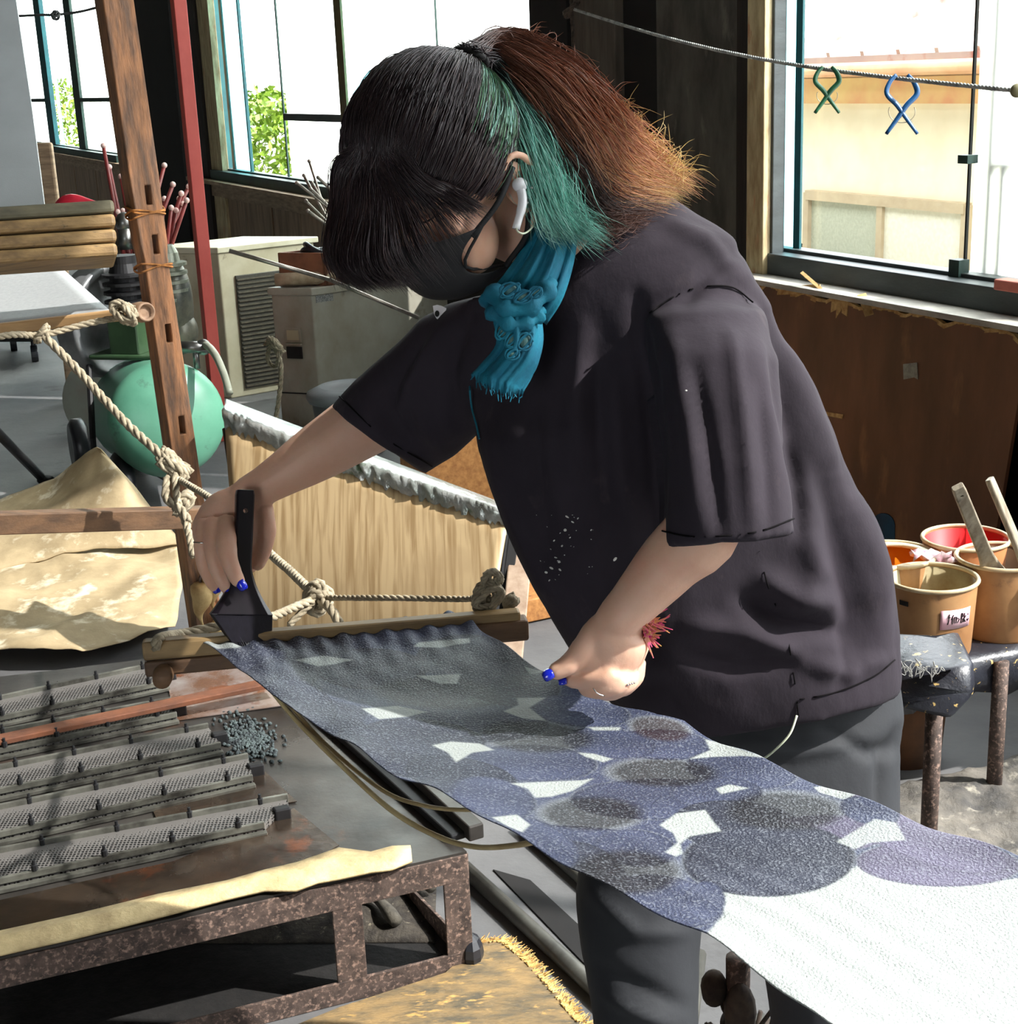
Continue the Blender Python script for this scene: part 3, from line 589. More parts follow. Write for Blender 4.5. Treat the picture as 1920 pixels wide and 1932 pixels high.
# stacked boards
m_ply = mat('edge_of_old_boards', (156, 126, 82), (112, 88, 56), 14, .65, bump=.001, bscale=60, stretch=(.5,3,3), c3=(66, 60, 46), c3lo=.6, c3hi=.7, s3=24)
for i in range(4):
    t0 = 392+i*27; ys = (408, 434, 462, 488)[i]; hh = .036
    pL = D(-260, ys+25, 3.62); pR = D(212+2*i, ys-6+ (0 if i else 0), 3.80); ups = nrm(-CDN)
    g = G(); g.beam(pL, pR, .20, hh-.004, ups)
    mk('stacked_board', g, m_ply if i else mat('dark_weathered_board', (104, 98, 76), (74, 70, 56), 12, .7, stretch=(.5,2,2)), bevel=.009, label=('grey-topped weathered board, topmost of the stack at the left edge', 'tan board directly under the grey-topped board of the stack', 'tan board second from the bottom of the stack at the left edge', 'lowest tan board of the stack, just above the grey cloth')[i], cat='board', group='stacked boards at the left edge')
# the second stretched cloth: pale grey sheet running to a wooden bar
far = [D(-200, 535, 4.7), D(110, 500, 4.7)]; near = [D(-200, 632, 3.9), D(212, 590, 3.88)]
g = G(); gridv = []
for i in range(9):
    t = i/8; l_ = far[0]*(1-t)+near[0]*t; r_ = far[1]*(1-t)+near[1]*t; sag = .02*math.sin(t*math.pi); gridv.append([l_*(1-k/14)+r_*(k/14)-ZUP*sag*math.sin(k/14*math.pi) for k in range(15)])
g.sheet(gridv, .0015); mk('stretched_grey_cloth', g, m_gcloth, smooth=True, label='plain pale grey cloth stretched flat to a bar at the left edge', cat='cloth')
m_lbar = mat('sandy_wood', (178, 142, 96), (140, 106, 70), 12, .6, stretch=(.4,2,2))
p0 = D(-220, 647, 3.88); p1 = D(262, 590, 3.86); g = G(); g.beam(p0, p1, .028, .03); bar2 = mk('cloth_bar', g, m_lbar, bevel=.005, label='sandy wooden bar holding the edge of the plain grey cloth', cat='wooden bar')
g = G(); e = D(266, 589, 3.80); g.lathe([(.012, -.05), (.024, -.04), (.027, .0), (.025, .03), (.02, .034), (.018, .02), (.008, .022)], e, 24, nrm(np.array([.6, -.75, .1]))); mk('bar_end_roller', g, mat('end_grain', (150, 122, 96), (110, 84, 64), 30, .7), bar2, smooth=True)
rA = D(250, 592, 3.80)
roped('tie_rope', 'rope tied around the rounded end of the plain cloth bar', [D(-60, 648, 3.5), D(20, 632, 3.6), D(80, 632, 3.7), D(160, 612, 3.75), D(228, 598, 3.78)], .009, [(D(236, 590, 3.76), .03, 5), (D(78, 630, 3.68), .018, 4)])
K1 = D(330, 900, 3.55)
roped('guy_rope', 'long frayed rope slanting from the left bar to the big knot on the notched post', [D(85, 635, 3.66), D(150, 702, 3.64), D(240, 800, 3.58), D(315, 868, 3.52)], .0115, [(K1+ZUP*.03, .034, 6), (D(345, 950, 3.5), .024, 5)])
roped('hanging_rope_end', 'doubled rope ends hanging down from the big knot on the post', [D(330, 895, 3.5), D(335, 945, 3.46), D(352, 990, 3.42), D(365, 1050, 3.36)], .010, [])
roped('loop_rope', 'short doubled rope loop below the big knot on the post', [D(316, 900, 3.5), D(314, 940, 3.47), D(340, 960, 3.44), D(356, 985, 3.42)], .011)

# ---------------------------------------------------------------- foil-edged screen
scr = thing('wrapped_screen', 'curved wooden screen with a crumpled silver foil top edge behind the working arm', 'screen', (*D(690, 1160, 3.6)[:2], .0))
TL = (424, 795); TR = (958, 985)
cols_ = 34; rows = 16
top = [D(x, 795+(985-795)*((x-424)/534)**1.0+6*math.sin((x-424)/534*math.pi), 3.95-.35*((x-424)/534)) for x in np.linspace(424, 958, cols_)]
xo = proj(np.array(top))
gridv = []
bl = [np.array([p[0]+.12-.22*i/(cols_-1), p[1]-.62*p[2]*1.0, .003]) for i, p in enumerate(top)]
for r_i in range(rows):
    t = r_i/(rows-1); gridv.append([top[i]*(1-t)+bl[i]*t+nrm(np.array([-.2, -1, 0]))*(.05*math.sin(t*math.pi)) for i in range(cols_)])
g = G(); g.sheet(gridv, .006); mk('screen_face', g, m_screen, scr, smooth=True)
gridv = []; rg = np.random.default_rng(3); up_edge = [D(x, y, d_) for x, y, d_ in zip(np.linspace(430, 962, cols_), np.linspace(752, 952, cols_), np.linspace(4.12, 3.72, cols_))]
jag = [.012*math.sin(i*1.9)+.010*math.sin(i*4.7+1)+.004*rg.normal() for i in range(cols_*3)]
N_ = cols_*3
def interp(L_, t): 
    f_ = t*(len(L_)-1); i = min(int(f_), len(L_)-2); return L_[i]*(1-(f_-i))+L_[i+1]*(f_-i)
fn = nrm(np.array([-.25, -1, .1]))
for k in range(9):
    row = []
    for i in range(N_):
        t = i/(N_-1); a0 = interp(up_edge, t); b0 = interp(top, t); s_ = k/8
        if s_ < .4: p = a0*(1-s_/.4)+(b0+ZUP*.03)*(s_/.4)
        else: q_ = (s_-.4)/.6; p = (b0+ZUP*.03)*(1-q_)+(b0-ZUP*(.045+jag[i]*.5))*q_
        row.append(p+fn*(.012+.004*rg.normal()*(k > 0)))
    gridv.append(row)
g = G(); g.sheet(gridv, .0015); mk('foil_edge', g, m_foil, scr, smooth=True)
for q_ in (-1, 0):
    g = G(); g.tube([top[q_]-ZUP*.02, bl[q_]], .009, 8); mk('screen_post', g, m_blacksteel, scr)
# trestle leg and crates behind
g = G(); g.beam(D(985, 1010, 3.25), D(962, 1250, 3.05), .05, .045, CF); mk('trestle_leg', g, mat('speckled_pale_wood', (158, 138, 118), (128, 104, 84), 30, .7), bevel=.003, label='pale splayed trestle leg behind the right end of the cloth bar', cat='trestle')
g = G(); g.beam(D(972, 985, 3.22), D(940, 1240, 3.12), .022, .03, CF); mk('black_strut', g, m_black, bevel=.002, label='thin black strut beside the pale trestle leg', cat='strut')
m_card = mat('orange_brown_chipboard', (186, 132, 74), (150, 98, 52), 60, .7, c3=(120, 80, 46), c3lo=.6, c3hi=.7, s3=20)
p = floorp(905, 1090); g = G(); g.box((p[0]+.05, p[1]+.35, .24), .55, .35, .48, (.95, .3, 0), (-.3, .95, 0)); mk('chipboard_crate', g, m_card, bevel=.004, label='orange-brown chipboard crate on the floor behind the screen', cat='crate')
p = floorp(1030, 1165); g = G(); g.box((p[0]+.1, p[1]+.1, .04), .5, .14, .07, (.9, .43, 0), (-.43, .9, 0)); mk('floor_timber', g, m_card, bevel=.004, label='short orange timber lying on the floor beside the trestle', cat='timber')

# ---------------------------------------------------------------- kraft paper on the floor at left
def warp(pts_rows, th, mat_, name, label, amp=.012, parent=None):
    A = np.array(pts_rows); n0, n1, _ = A.shape; R2, C2 = 26, 30; gg = []
    for i in range(R2):
        a = i/(R2-1)*(n0-1); i0 = min(int(a), n0-2); fa_ = a-i0; row = []
        for j in range(C2):
            b_ = j/(C2-1)*(n1-1); j0 = min(int(b_), n1-2); fb_ = b_-j0
            p = (A[i0, j0]*(1-fb_)+A[i0, j0+1]*fb_)*(1-fa_)+(A[i0+1, j0]*(1-fb_)+A[i0+1, j0+1]*fb_)*fa_
            p = p+ZUP*amp*mnoise.noise(Vector((p[0]*5, p[1]*5, 1.3)))+ZUP*amp*.5*mnoise.noise(Vector((p[0]*14, p[1]*14, 4.3))); row.append(p)
        gg.append(row)
    g = G(); g.sheet(gg, th); return mk(name, g, mat_, smooth=True, label=label, cat='paper')
warp([[Z(-120, 975, .10), Z(100, 910, .2), Z(182, 842, .36), Z(190, 846, .36)], [Z(-120, 1010, .08), Z(80, 990, .14), Z(235, 900, .3), Z(300, 970, .16)], [Z(-150, 1090, .06), Z(60, 1060, .08), Z(240, 1030, .1), Z(345, 1020, .1)]], .003, m_paper, 'kraft_paper_sheet', 'peaked sheet of brown kraft paper rising behind the horizontal bar', .02)
warp([[Z(-160, 1040, .075), Z(90, 1030, .08), Z(220, 1022, .08), Z(338, 1010, .10)], [Z(-160, 1140, .06), Z(90, 1130, .07), Z(230, 1120, .06), Z(345, 1110, .06)], [Z(-160, 1225, .05), Z(60, 1232, .06), Z(160, 1236, .05), Z(330, 1178, .04)]], .003, m_paper, 'kraft_paper_sheet', 'wide crumpled kraft paper sheet on the floor behind the heater table', .03)

# ---------------------------------------------------------------- heater table
TZ = .24
def T(x, y, dz=0): return Z(x, y, TZ)+ZUP*dz
e2 = nrm(T(560, 1300)-T(880, 1605)); e1 = nrm(T(0, 1800)-T(880, 1605))
ht = thing('heater_table', 'low rusty steel heater table with long gas burners on its sooty sheet top', 'table', (*T(300, 1500)[:2], 0))
far_r = T(452, 1222); nr = T(880, 1606); nl = T(-160, 1842); fl = T(-160, 1296)
g = G(); g.add([p-ZUP*.012 for p in (nr, far_r, fl, nl)]+[nr, far_r, fl, nl], [(0,1,2,3),(7,6,5,4),(0,4,5,1),(1,5,6,2),(2,6,7,3),(3,7,4,0)]); mk('table_top', g, m_darksteel, ht)
# overlapping loose sheets
m_sheet = mat('tarnished_sheet', (120, 104, 90), (62, 52, 46), 5, .24, .85, bump=.001, bscale=10, c3=(150, 84, 48), c3lo=.6, c3hi=.72, s3=6, rvar=.1)
def sheetz(pts, dz, th=.002): 
    P = [T(x, y, dz) for x, y in pts]; g = G(); n_ = len(P); return g.add([p-ZUP*th for p in P]+P, [tuple(range(n_-1, -1, -1)), tuple(range(n_, 2*n_))]+[(i, (i+1) % n_, n_+(i+1) % n_, n_+i) for i in range(n_)])
mk('loose_sheet', sheetz([(330, 1255), (445, 1240), (530, 1300), (560, 1330), (330, 1362), (318, 1300)], .004), mat('plate_painted_highlight', (206, 200, 198), (140, 104, 82), 6, .2, .6, bump=.002, bscale=7, c3=(150, 92, 60), c3lo=.58, c3hi=.68, s3=9), ht, label='shiny rust-stained metal plate with a painted-in highlight')  # pale base colour stands in for the white highlight on this plate
mk('loose_sheet', sheetz([(555, 1530), (640, 1600), (560, 1645), (-160, 1800), (-160, 1740), (330, 1630)], .006), m_sheet, ht)
mk('loose_sheet', sheetz([(480, 1440), (560, 1515), (300, 1560), (290, 1535), (340, 1500)], .004), m_sheet, ht)
g = G(); p0 = T(620, 1325, .004); p1 = T(905, 1600, .004)
mk('side_gutter', G().beam(T(545, 1300, .01), T(868, 1588, .01), .035, .014), m_blacksteel, ht, bevel=.003)
mk('side_gutter', G().beam(T(600, 1310, .02), T(900, 1590, .02), .03, .03), m_darksteel, ht, bevel=.003)
m_patina = mat('turquoise_patina', (80, 92, 92), (50, 58, 60), 60, .8, bump=.004, bscale=120, c3=(40, 46, 50), c3lo=.5, c3hi=.6, s3=40)
rg = np.random.default_rng(5); g = G()
for i in range(420):
    x = rg.normal(470, 24); y = rg.normal(1395, 20)+ (x-470)*.25; g.ell(T(x, y, .003), .006*rg.uniform(.4, 1), .006*rg.uniform(.4, 1), .004*rg.uniform(.5, 1.4), n=6, m=4)
g.ell(T(470, 1396, .0), .045, .035, .005)
mk('crusty_deposit', g, m_patina, ht, smooth=True, label='crusty turquoise deposit')
# perforated burners
m_perf = bpy.data.materials.new('perforated_plate'); n, l, P = nodes(m_perf); tc = n.new('ShaderNodeTexCoord'); vo = n.new('ShaderNodeTexVoronoi'); vo.inputs['Scale'].default_value = 150; vo.inputs['Randomness'].default_value = .12
l.new(tc.outputs['Object'], vo.inputs[0]); cmp_ = n.new('ShaderNodeMapRange'); cmp_.inputs['From Min'].default_value = .30; cmp_.inputs['From Max'].default_value = .42; l.new(vo.outputs['Distance'], cmp_.inputs[0])
mx = n.new('ShaderNodeMix'); mx.data_type = 'RGBA'; l.new(cmp_.outputs[0], mx.inputs[0]); mx.inputs[6].default_value = sc((24, 23, 24)); mx.inputs[7].default_value = sc((108, 105, 102)); l.new(mx.outputs[2], P.inputs[0]); P.inputs['Roughness'].default_value = .5; P.inputs['Metallic'].default_value = .3
bb_ = n.new('ShaderNodeBump'); bb_.inputs['Distance'].default_value = .002; l.new(cmp_.outputs[0], bb_.inputs['Height']); l.new(bb_.outputs[0], P.inputs['Normal'])
m_rail = mat('worn_steel_rail', (150, 150, 140), (64, 62, 58), 10, .35, .7)
burn = [((-150, 1372), (305, 1272), (-150, 1402), (318, 1300), 'gas burner farthest from the camera, nearest the kraft paper'),
        ((-150, 1432), (325, 1342), (-150, 1462), (335, 1362), 'gas burner half hidden behind the rusty flat bar'),
        ((-150, 1503), (395, 1392), (-150, 1540), (418, 1420), 'gas burner just in front of the rusty flat bar'),
        ((-150, 1580), (470, 1450), (-150, 1625), (478, 1482), 'gas burner second nearest to the camera'),
        ((-150, 1660), (545, 1528), (-150, 1712), (500, 1572), 'gas burner nearest to the camera')]
for i, (fa0, fa1, na0, na1, lab) in enumerate(burn):
    h0 = .018
    A0, A1, B0, B1 = [T(*p, 0) for p in (fa0, fa1, na0, na1)]
    b = thing('gas_burner', 'long perforated '+lab, 'burner', (A0+A1+B0+B1)/4, 'gas burners on the heater table')
    g = G(); g.hexa([B0-ZUP*0, B1-ZUP*0, A1, A0, B0+ZUP*h0, B1+ZUP*h0, A1+ZUP*(h0+.006), A0+ZUP*(h0+.006)]); mk('perforated_plate', g, m_perf, b)
    g = G(); g.beam(A0+ZUP*(h0+.008), A1+ZUP*(h0+.008), .007, .016); mk('rail', g, m_rail, b, bevel=.001)
    g = G(); g.beam(B0+ZUP*(h0), B1+ZUP*h0, .007, .012); g.beam(B0+e2*-.012+ZUP*.006, B1+e2*-.012+ZUP*.006, .012, .008); mk('rail', g, m_rail, b, bevel=.001)
    for k in range(5):
        for Q0, Q1 in ((A0, A1), (B0, B1)):
            t = .12+k*.2; c = Q0*(1-t)+Q1*t+ZUP*(h0+.016); g = G(); g.lathe([(.006, -.01), (.006, .0), (.003, .001), (.003, .009), (0, .009)], c, 8); mk('bolt', g, m_blacksteel, b)
    g = G(); g.box((A1+B1)/2+ZUP*.012-e1*.01, .03, .02, .03, e1, e2); mk('end_block', g, m_blacksteel, b, bevel=.003)
g = G(); g.beam(T(-160, 1456, .03), T(538, 1318, .045), .036, .012, ZUP); mk('rusty_flat_bar', g, mat('orange_rusty_bar', (128, 80, 56), (92, 60, 46), 12, .6, .2, bump=.001, bscale=60, stretch=(1,1,1)), bevel=.002, label='flat bar of orange rusty steel lying across the gas burners', cat='bar')
# frame below the top
m_rf = m_rust
def fb_(name, pts, zs, w, h, **k):
    g = G(); g.beam(Z(*pts[0], zs[0]), Z(*pts[1], zs[1]), w, h); return mk(name, g, m_rf, ht, bevel=.002, **k)
nearr = nr-ZUP*.03; nearl = nl-ZUP*.03
mk('top_rail', G().beam(nearr, nearl, .006, .05), m_rf, ht, bevel=.001)
mk('top_rail', G().beam(nearr, far_r-ZUP*.03, .006, .05), m_rf, ht, bevel=.001)
lowz = .022
def along(t, off=0, z=0): p = nr+(nl-nr)*t+e2*off; return np.array([p[0], p[1], z])
mk('bottom_rail', G().beam(along(.0, 0, lowz), along(1, 0, lowz), .006, .042), m_rf, ht, bevel=.001)
mk('bottom_rail', G().beam(along(0, 0, lowz), np.array([far_r[0], far_r[1], lowz]), .006, .042), m_rf, ht, bevel=.001)
for t, w in ((.026, .045), (.245, .05), (.97, .05)):
    g = G(); c = along(t, 0, .115); g.box(c, w, .005, .225, e1, e2); g.box(c+e1*(-w/2)+e2*.02, .005, .045, .225, e1, e2); mk('leg', g, m_rf, ht, bevel=.001)
g = G(); c = np.array([far_r[0], far_r[1], .115]); g.box(c, .04, .04, .225, e1, e2); mk('leg', g, m_rf, ht, bevel=.001)
# torn yellow strip on the near edge
up = [(775, 1606), (740, 1607), (700, 1618), (640, 1610), (600, 1624), (560, 1638), (500, 1652), (430, 1672), (300, 1698), (150, 1735), (0, 1768), (-160, 1800)]
dn = [(778, 1634), (740, 1650), (700, 1655), (640, 1668), (600, 1675), (560, 1690), (500, 1690), (430, 1706), (300, 1740), (150, 1778), (0, 1812), (-160, 1850)]
gr_ = [[T(x, y, .010) for x, y in up], [T(x0*.5+x1*.5, y0*.5+y1*.5, .018) for (x0, y0), (x1, y1) in zip(up, dn)], [T(x, y, .009) for x, y in dn]]
g = G(); g.sheet(gr_, .004, ZUP); mk('torn_paper_strip', g, mat('yellow_packing_paper', (212, 190, 142), (172, 150, 110), 10, .6, bump=.003, bscale=25, stretch=(2,2,2)), smooth=True, label='torn strip of yellowish wood-grained paper along the near edge of the heater table', cat='paper')
# sticks and rubbish below the table
m_dirt = mat('sooty_dirt', (70, 64, 56), (34, 30, 28), 30, .95, bump=.006, bscale=60, c3=(120, 112, 96), c3lo=.62, c3hi=.7, s3=70)
q4 = [along(.03, .03), along(.98, .03), along(.98, 1.0), along(.03, 1.0)]; g = G(); g.add([p-ZUP*0 for p in q4]+[p+ZUP*.003 for p in q4], [(0,1,2,3),(7,6,5,4),(0,4,5,1),(1,5,6,2),(2,6,7,3),(3,7,4,0)]); mk('black_layer', g, mat('matt_black_layer', (16, 15, 15), (28, 26, 25), 30, .95, bump=.003, bscale=60), label='thin black layer on the floor beneath the heater table', cat='black_layer', kind='stuff')  # thin flat black sheet covering the floor below the table top
g = G(); rg = np.random.default_rng(11)
gg = []
for i in range(30):
    row = []
    for j in range(40):
        x = 250+j*16; y = 1640+i*7; p = Z(x, y, .0); q0 = p+e2*.12; e_ = min(i, 29-i, j, 39-j)/6
        row.append(np.array([q0[0], q0[1], .004+min(1, e_)*.02*(1+mnoise.noise(Vector((q0[0]*14, q0[1]*14, 0))))]))
    gg.append(row)
g.sheet(gg, .006, ZUP); mk('dirt_heap', g, m_dirt, smooth=True, label='sooty dirt and straw on the floor beneath the heater table', cat='dirt', kind='stuff')
m_stickb = mat('ashy_branch', (104, 98, 86), (58, 54, 48), 18, .85, bump=.003, bscale=50)
for a0, a1, r0, lab in (((690, 1685), (782, 1778), .012, 'ashy branch lying under the heater table, left of the two'), ((770, 1652), (850, 1712), .011, 'ashy branch under the right corner of the heater table')):
    q0 = Z(*a0, .05)+e2*.12; q1 = Z(*a1, .03)+e2*.08; g = G(); g.tube(cr([q0, (q0+q1)/2+ZUP*.01, q1], 6), [r0*(1+.2*math.sin(i*1.3)) for i in range(13)], 8); mk('branch', g, m_stickb, smooth=True, label=lab, cat='branch')
g = G(); g.ell(Z(890, 1795, .03), .022, .03, .035, n=9, m=7); g.box(Z(880, 1770, .06), .012, .02, .08, (.8, .2, .4), (0, 1, 0)); mk('rubber_scrap', g, m_rubber, label='crumpled black scrap by the table leg', cat='scrap')

# ---------------------------------------------------------------- floor: rails, plank, mound
m_pipe = mat('grey_floor_pipe', (98, 98, 92), (66, 66, 62), 12, .5, .3)
for (a0, a1, r0, lab) in (((868, 1630), (1200, 1935), .016, 'grey pipe along the floor right of the heater table'), ((985, 1560), (1260, 1800), .013, 'dark pipe on the floor behind the trouser leg')):
    g = G(); g.tube([Z(*a0, r0), Z(*a1, r0)], r0, 12); mk('floor_pipe', g, m_pipe, smooth=True, label=lab, cat='pipe')
mk('trim_13', polyz([(930, 1640), (1000, 1660), (1260, 1900), (1240, 1960)], .003, .01), m_black, kind='structure')
m_plank = mat('weathered_plank', (156, 128, 84), (92, 84, 68), 14, .8, bump=.004, bscale=50, stretch=(1,3,1), c3=(196, 156, 90), c3lo=.58, c3hi=.68, s3=24)
edge = [(1120, 1990), (1105, 1932), (1080, 1905), (1060, 1880), (1030, 1845), (1000, 1812), (975, 1790), (950, 1772), (915, 1775), (900, 1780)]
pts = edge+[(840, 1835), (640, 1900), (420, 1990)]
mk('floor_plank', polyz(pts, .02, .018), m_plank, label='frayed weathered plywood sheet on the floor below the heater table', cat='plywood sheet')
g = G(); rg = np.random.default_rng(19)
EP = [Z(x, y, .02) for x, y in edge]
for i in range(520):
    k = rg.integers(0, len(EP)-1); t = rg.random(); p = EP[k]*(1-t)+EP[k+1]*t; d_ = nrm(np.array([rg.uniform(.2, 1), rg.uniform(-.2, .8), rg.uniform(-.15, .35)])); p = p-d_*.012
    g.tube([p, p+d_*rg.uniform(.012, .032)], [.0018, .0005], 4)
mk('frayed_edge', g, mat('frayed_wood_fibres', (214, 176, 104), (176, 136, 76), 30, .8), bpy.data.objects['floor_plank'], fix=False)
m_mound = mat('rough_cement', (136, 130, 120), (84, 82, 80), 9, .85, bump=.012, bscale=18, c3=(176, 170, 156), c3lo=.58, c3hi=.7, s3=22, detail=10)
gg = []
for i in range(36):
    row = []
    for j in range(40):
        x = 1560+j*14; ytop = 1458-(x-1690)*.25; y = ytop+(i/35)**1.0*(330)
        e_ = min(1, i/2.2, (39-j)/4, j/4, (35-i)/4); p = Z(x, y, .06); row.append(np.array([p[0], p[1], max(.002, e_*.05+e_*.02*mnoise.noise(Vector((p[0]*9, p[1]*9, 2)))+.012*e_*mnoise.noise(Vector((p[0]*30, p[1]*30, 2))))]))
    gg.append(row)
g = G(); g.sheet(gg, .01, ZUP); mk('cement_slab', g, m_mound, smooth=True, label='rough crumbling cement slab on the floor under the bucket bench', cat='slab')
# rusty stump pole with tangled roots
p = D(1392, 1840, 2.15); st_ = thing('rusted_pole', 'short rusted pole wrapped in tangled dark fibres below the cloth', 'pole', (p[0], p[1], 0))
g = G(); g.tube([(p[0], p[1], 0), (p[0], p[1], p[2]+.03)], [.016, .018], 12); mk('pole_body', g, m_rust, st_, smooth=True)
g = G()
for i in range(26):
    a0 = p+np.array([0, 0, random.uniform(-.16, .02)]); pts = [a0+np.array([math.cos(t)*.022, math.sin(t)*.022, -.01*t]) for t in np.linspace(i, i+3, 6)]+[a0+np.array([random.uniform(-.05, .05), random.uniform(-.04, .04), -random.uniform(.02, .12)])]
    g.tube(cr(pts, 3), .003+.002*random.random(), 5)
g.ell(p+np.array([-.035, 0, -.02]), .02, .02, .03, n=9, m=7); g.ell(p+np.array([.0, -.02, -.05]), .024, .02, .05, n=9, m=7)
mk('tangled_fibres', g, mat('dark_fibres', (46, 38, 34), (78, 66, 56), 40, .9), st_, smooth=True, fix=False)
g = G(); g.tube([Z(1440, 1925, .03), Z(1330, 1990, .03)], .014, 8); g.tube([Z(1320, 1800, .02), Z(1300, 1960, .02)], .012, 8)
mk('crossed_pipes', g, m_pipe, smooth=True, label='dark pipes on the floor between the trouser legs', cat='pipe')

# ---------------------------------------------------------------- bucket bench
bz = .35
m_sheetblk = mat('paint_spattered_black_plastic', (34, 34, 40), (52, 54, 62), 7, .32, c3=(206, 176, 112), c3lo=.63, c3hi=.65, s3=45, bump=.004, bscale=16)
be = thing('bucket_bench', 'bench covered in paint-spattered black plastic holding the dye buckets', 'bench', (*Z(1800, 1300, 0)[:2], 0))
bp = [Z(x, y, bz) for x, y in ((1600, 1285), (1838, 1238), (2150, 1175), (2100, 1128), (1600, 1190))]
gg = []; fr_ = [bp[0], bp[0]*.5+bp[1]*.5, bp[1], bp[1]*.5+bp[2]*.5, bp[2]]; bk_ = [bp[4], bp[4]*.75+bp[3]*.25, bp[4]*.5+bp[3]*.5, bp[4]*.25+bp[3]*.75, bp[3]]
fr_ = cr(fr_, 5); bk_ = cr(bk_, 5); rowsB = []
for i, (a0, b0) in enumerate(zip(fr_, bk_)):
    dn_ = -ZUP; t = i/(len(fr_)-1)
    drop = .085+.012*math.sin(i*1.7)
    rowsB.append([b0, b0*.5+a0*.5, a0, a0-ZUP*.012+nin*0-np.array([0, .012, 0]), a0-ZUP*drop*.5-np.array([0, .016+.006*math.sin(i*2.1), 0]), a0-ZUP*drop-np.array([0, .01, 0])])
g = G(); g.sheet(rowsB, .008); mk('plastic_cover', g, m_sheetblk, be, smooth=True)
# folded corner lump at the near left
c = D(1752, 1305, 2.72); g = G()
prof = [D(1600, 1262, 2.78), D(1690, 1250, 2.74), D(1790, 1258, 2.68), D(1838, 1245, 2.70), D(1842, 1312, 2.70), D(1796, 1362, 2.68), D(1700, 1338, 2.70), D(1600, 1330, 2.76)]
g.add(prof+[p+np.array([.02, .16, 0]) for p in prof], [tuple(range(7, -1, -1)), tuple(range(8, 16))]+[(i, (i+1) % 8, 8+(i+1) % 8, 8+i) for i in range(8)])
mk('folded_corner', g, m_sheetblk, be, bevel=.014, smooth=True)
g = G(); rg = np.random.default_rng(2)
pts = [D(1697+i*1.1+rg.normal()*5, 1262+rg.normal()*9+.06*i, 2.66) for i in range(70)]; g.tube(cr(pts, 3), .0009, 4); mk('white_thread_tangle', g, mat('dirty_white_thread', (150, 150, 146)), be, smooth=True, fix=False)
for (x0, y0, x1, y1, d_) in ((1762, 1345, 1746, 1548, 2.78), (1886, 1290, 1868, 1402, 3.1)):
    tp = D(x0, y0, d_); g = G(); g.tube([(tp[0], tp[1], 0), tp+ZUP*.05], .0165, 12); mk('leg', g, m_rust, be, smooth=True)
g = G(); q_ = floorp(1725, 1465); g.lathe([(.09, 0), (.105, .22), (.098, .22), (.085, .02), (0, .02)], q_+np.array([0, .12, 0]), 24); mk('old_brown_pot', g, mat('rusty_brown', (128, 84, 52), (88, 62, 44), 8, .7), smooth=True, label='rusty brown pot on the floor under the bench', cat='pot')
g = G(); q0 = W(-1.9, 0, .3); 
# buckets
m_bk = mat('stained_tan_plastic', (182, 140, 94), (150, 106, 68), 7, .5, c3=(110, 84, 62), c3lo=.64, c3hi=.76, s3=14)
m_bko = mat('orange_tan_plastic', (200, 120, 72), (184, 140, 92), 6, .5, c3=(170, 66, 40), c3lo=.6, c3hi=.75, s3=12)
m_rim = mat('worn_rim', (206, 190, 156), (176, 150, 110), 20, .5)
def liquid(name, c, c2): return mat(name, c, c2, 14, .5, c3=None)
def bucket(label, px, py, d_, r, h, m, inner, rimm=None):
    p = Z(px, py, bz+.004); r *= 1.065; b = thing('dye_bucket', label, 'bucket', p, 'dye buckets on the black bench'); h *= 1.04
    g = G(); g.lathe([(0, 0), (r*.88, 0), (r*.9, .006), (r*.985, h), (r*.95, h), (r*.86, .012), (0, .012)], p, 44); mk('bucket_body', g, m, b, smooth=True, bevel=.001)
    g = G(); R_ = r*.985; pts = [p+np.array([R_*math.cos(t), R_*math.sin(t), h]) for t in np.linspace(0, 2*math.pi, 45)]; g.tube(pts, .0048, 8, False); mk('rim', g, rimm or m_rim, b, smooth=True)
    g = G(); g.lathe([(0, .02), (r*.875, .02), (r*.945, h*.97), (r*.94, h*.97), (r*.87, .024), (0, .024)], p, 40); mk('inner_stain', g, inner, b, smooth=True)
    return b, p
b1, bp1 = bucket('tan bucket with a pink label in front of the others', 1752, 1222, 2.85, .088, .15, m_bk, mat('inside_cream', (196, 186, 150), (150, 120, 80), 9, .4, c3=(60, 110, 84), c3lo=.68, c3hi=.72, s3=26))
b2_, bp2 = bucket('tan bucket holding a wide brush, right of the pink-labelled one', 1882, 1188, 2.95, .09, .16, m_bk, mat('inside_dark', (104, 78, 56), (70, 56, 46), 9, .5))
b3, bp3 = bucket('orange bucket stained bright red inside, at the back', 1815, 1148, 3.12, .089, .16, m_bko, mat('inside_red', (222, 30, 34), (196, 24, 30), 9, .4))
b4, bp4 = bucket('yellow-stained tan bucket partly behind the dark shirt', 1680, 1172, 3.02, .086, .15, m_bk, mat('inside_orange', (226, 140, 20), (206, 110, 24), 12, .4))
lid = G(); R_ = .082; pts = [bp4+np.array([R_*math.cos(t), R_*math.sin(t), .152]) for t in np.linspace(0, 2*math.pi, 40)]; lid.tube(pts, .009, 8, False, flat=.6); mk('wide_rim', lid, mat('cream_lid_rim', (232, 226, 202), (206, 190, 150), 20, .4), b4, smooth=True)
g = G(); rg = np.random.default_rng(8)
gg = [[bp4+np.array([.035+.014*i+.004*rg.normal(), -.05+.012*j-.006*i+.003*rg.normal(), .160+.010*math.sin(i*1.3+j)+.004*rg.normal()]) for j in range(6)] for i in range(7)]
g.sheet(gg, .0015); mk('torn_paper_scrap', g, mat('pink_white_paper', (240, 228, 226), (214, 150, 170), 60, .6), smooth=True, label='torn pink and white paper scrap on the rim of the yellow-stained bucket', cat='paper scrap')
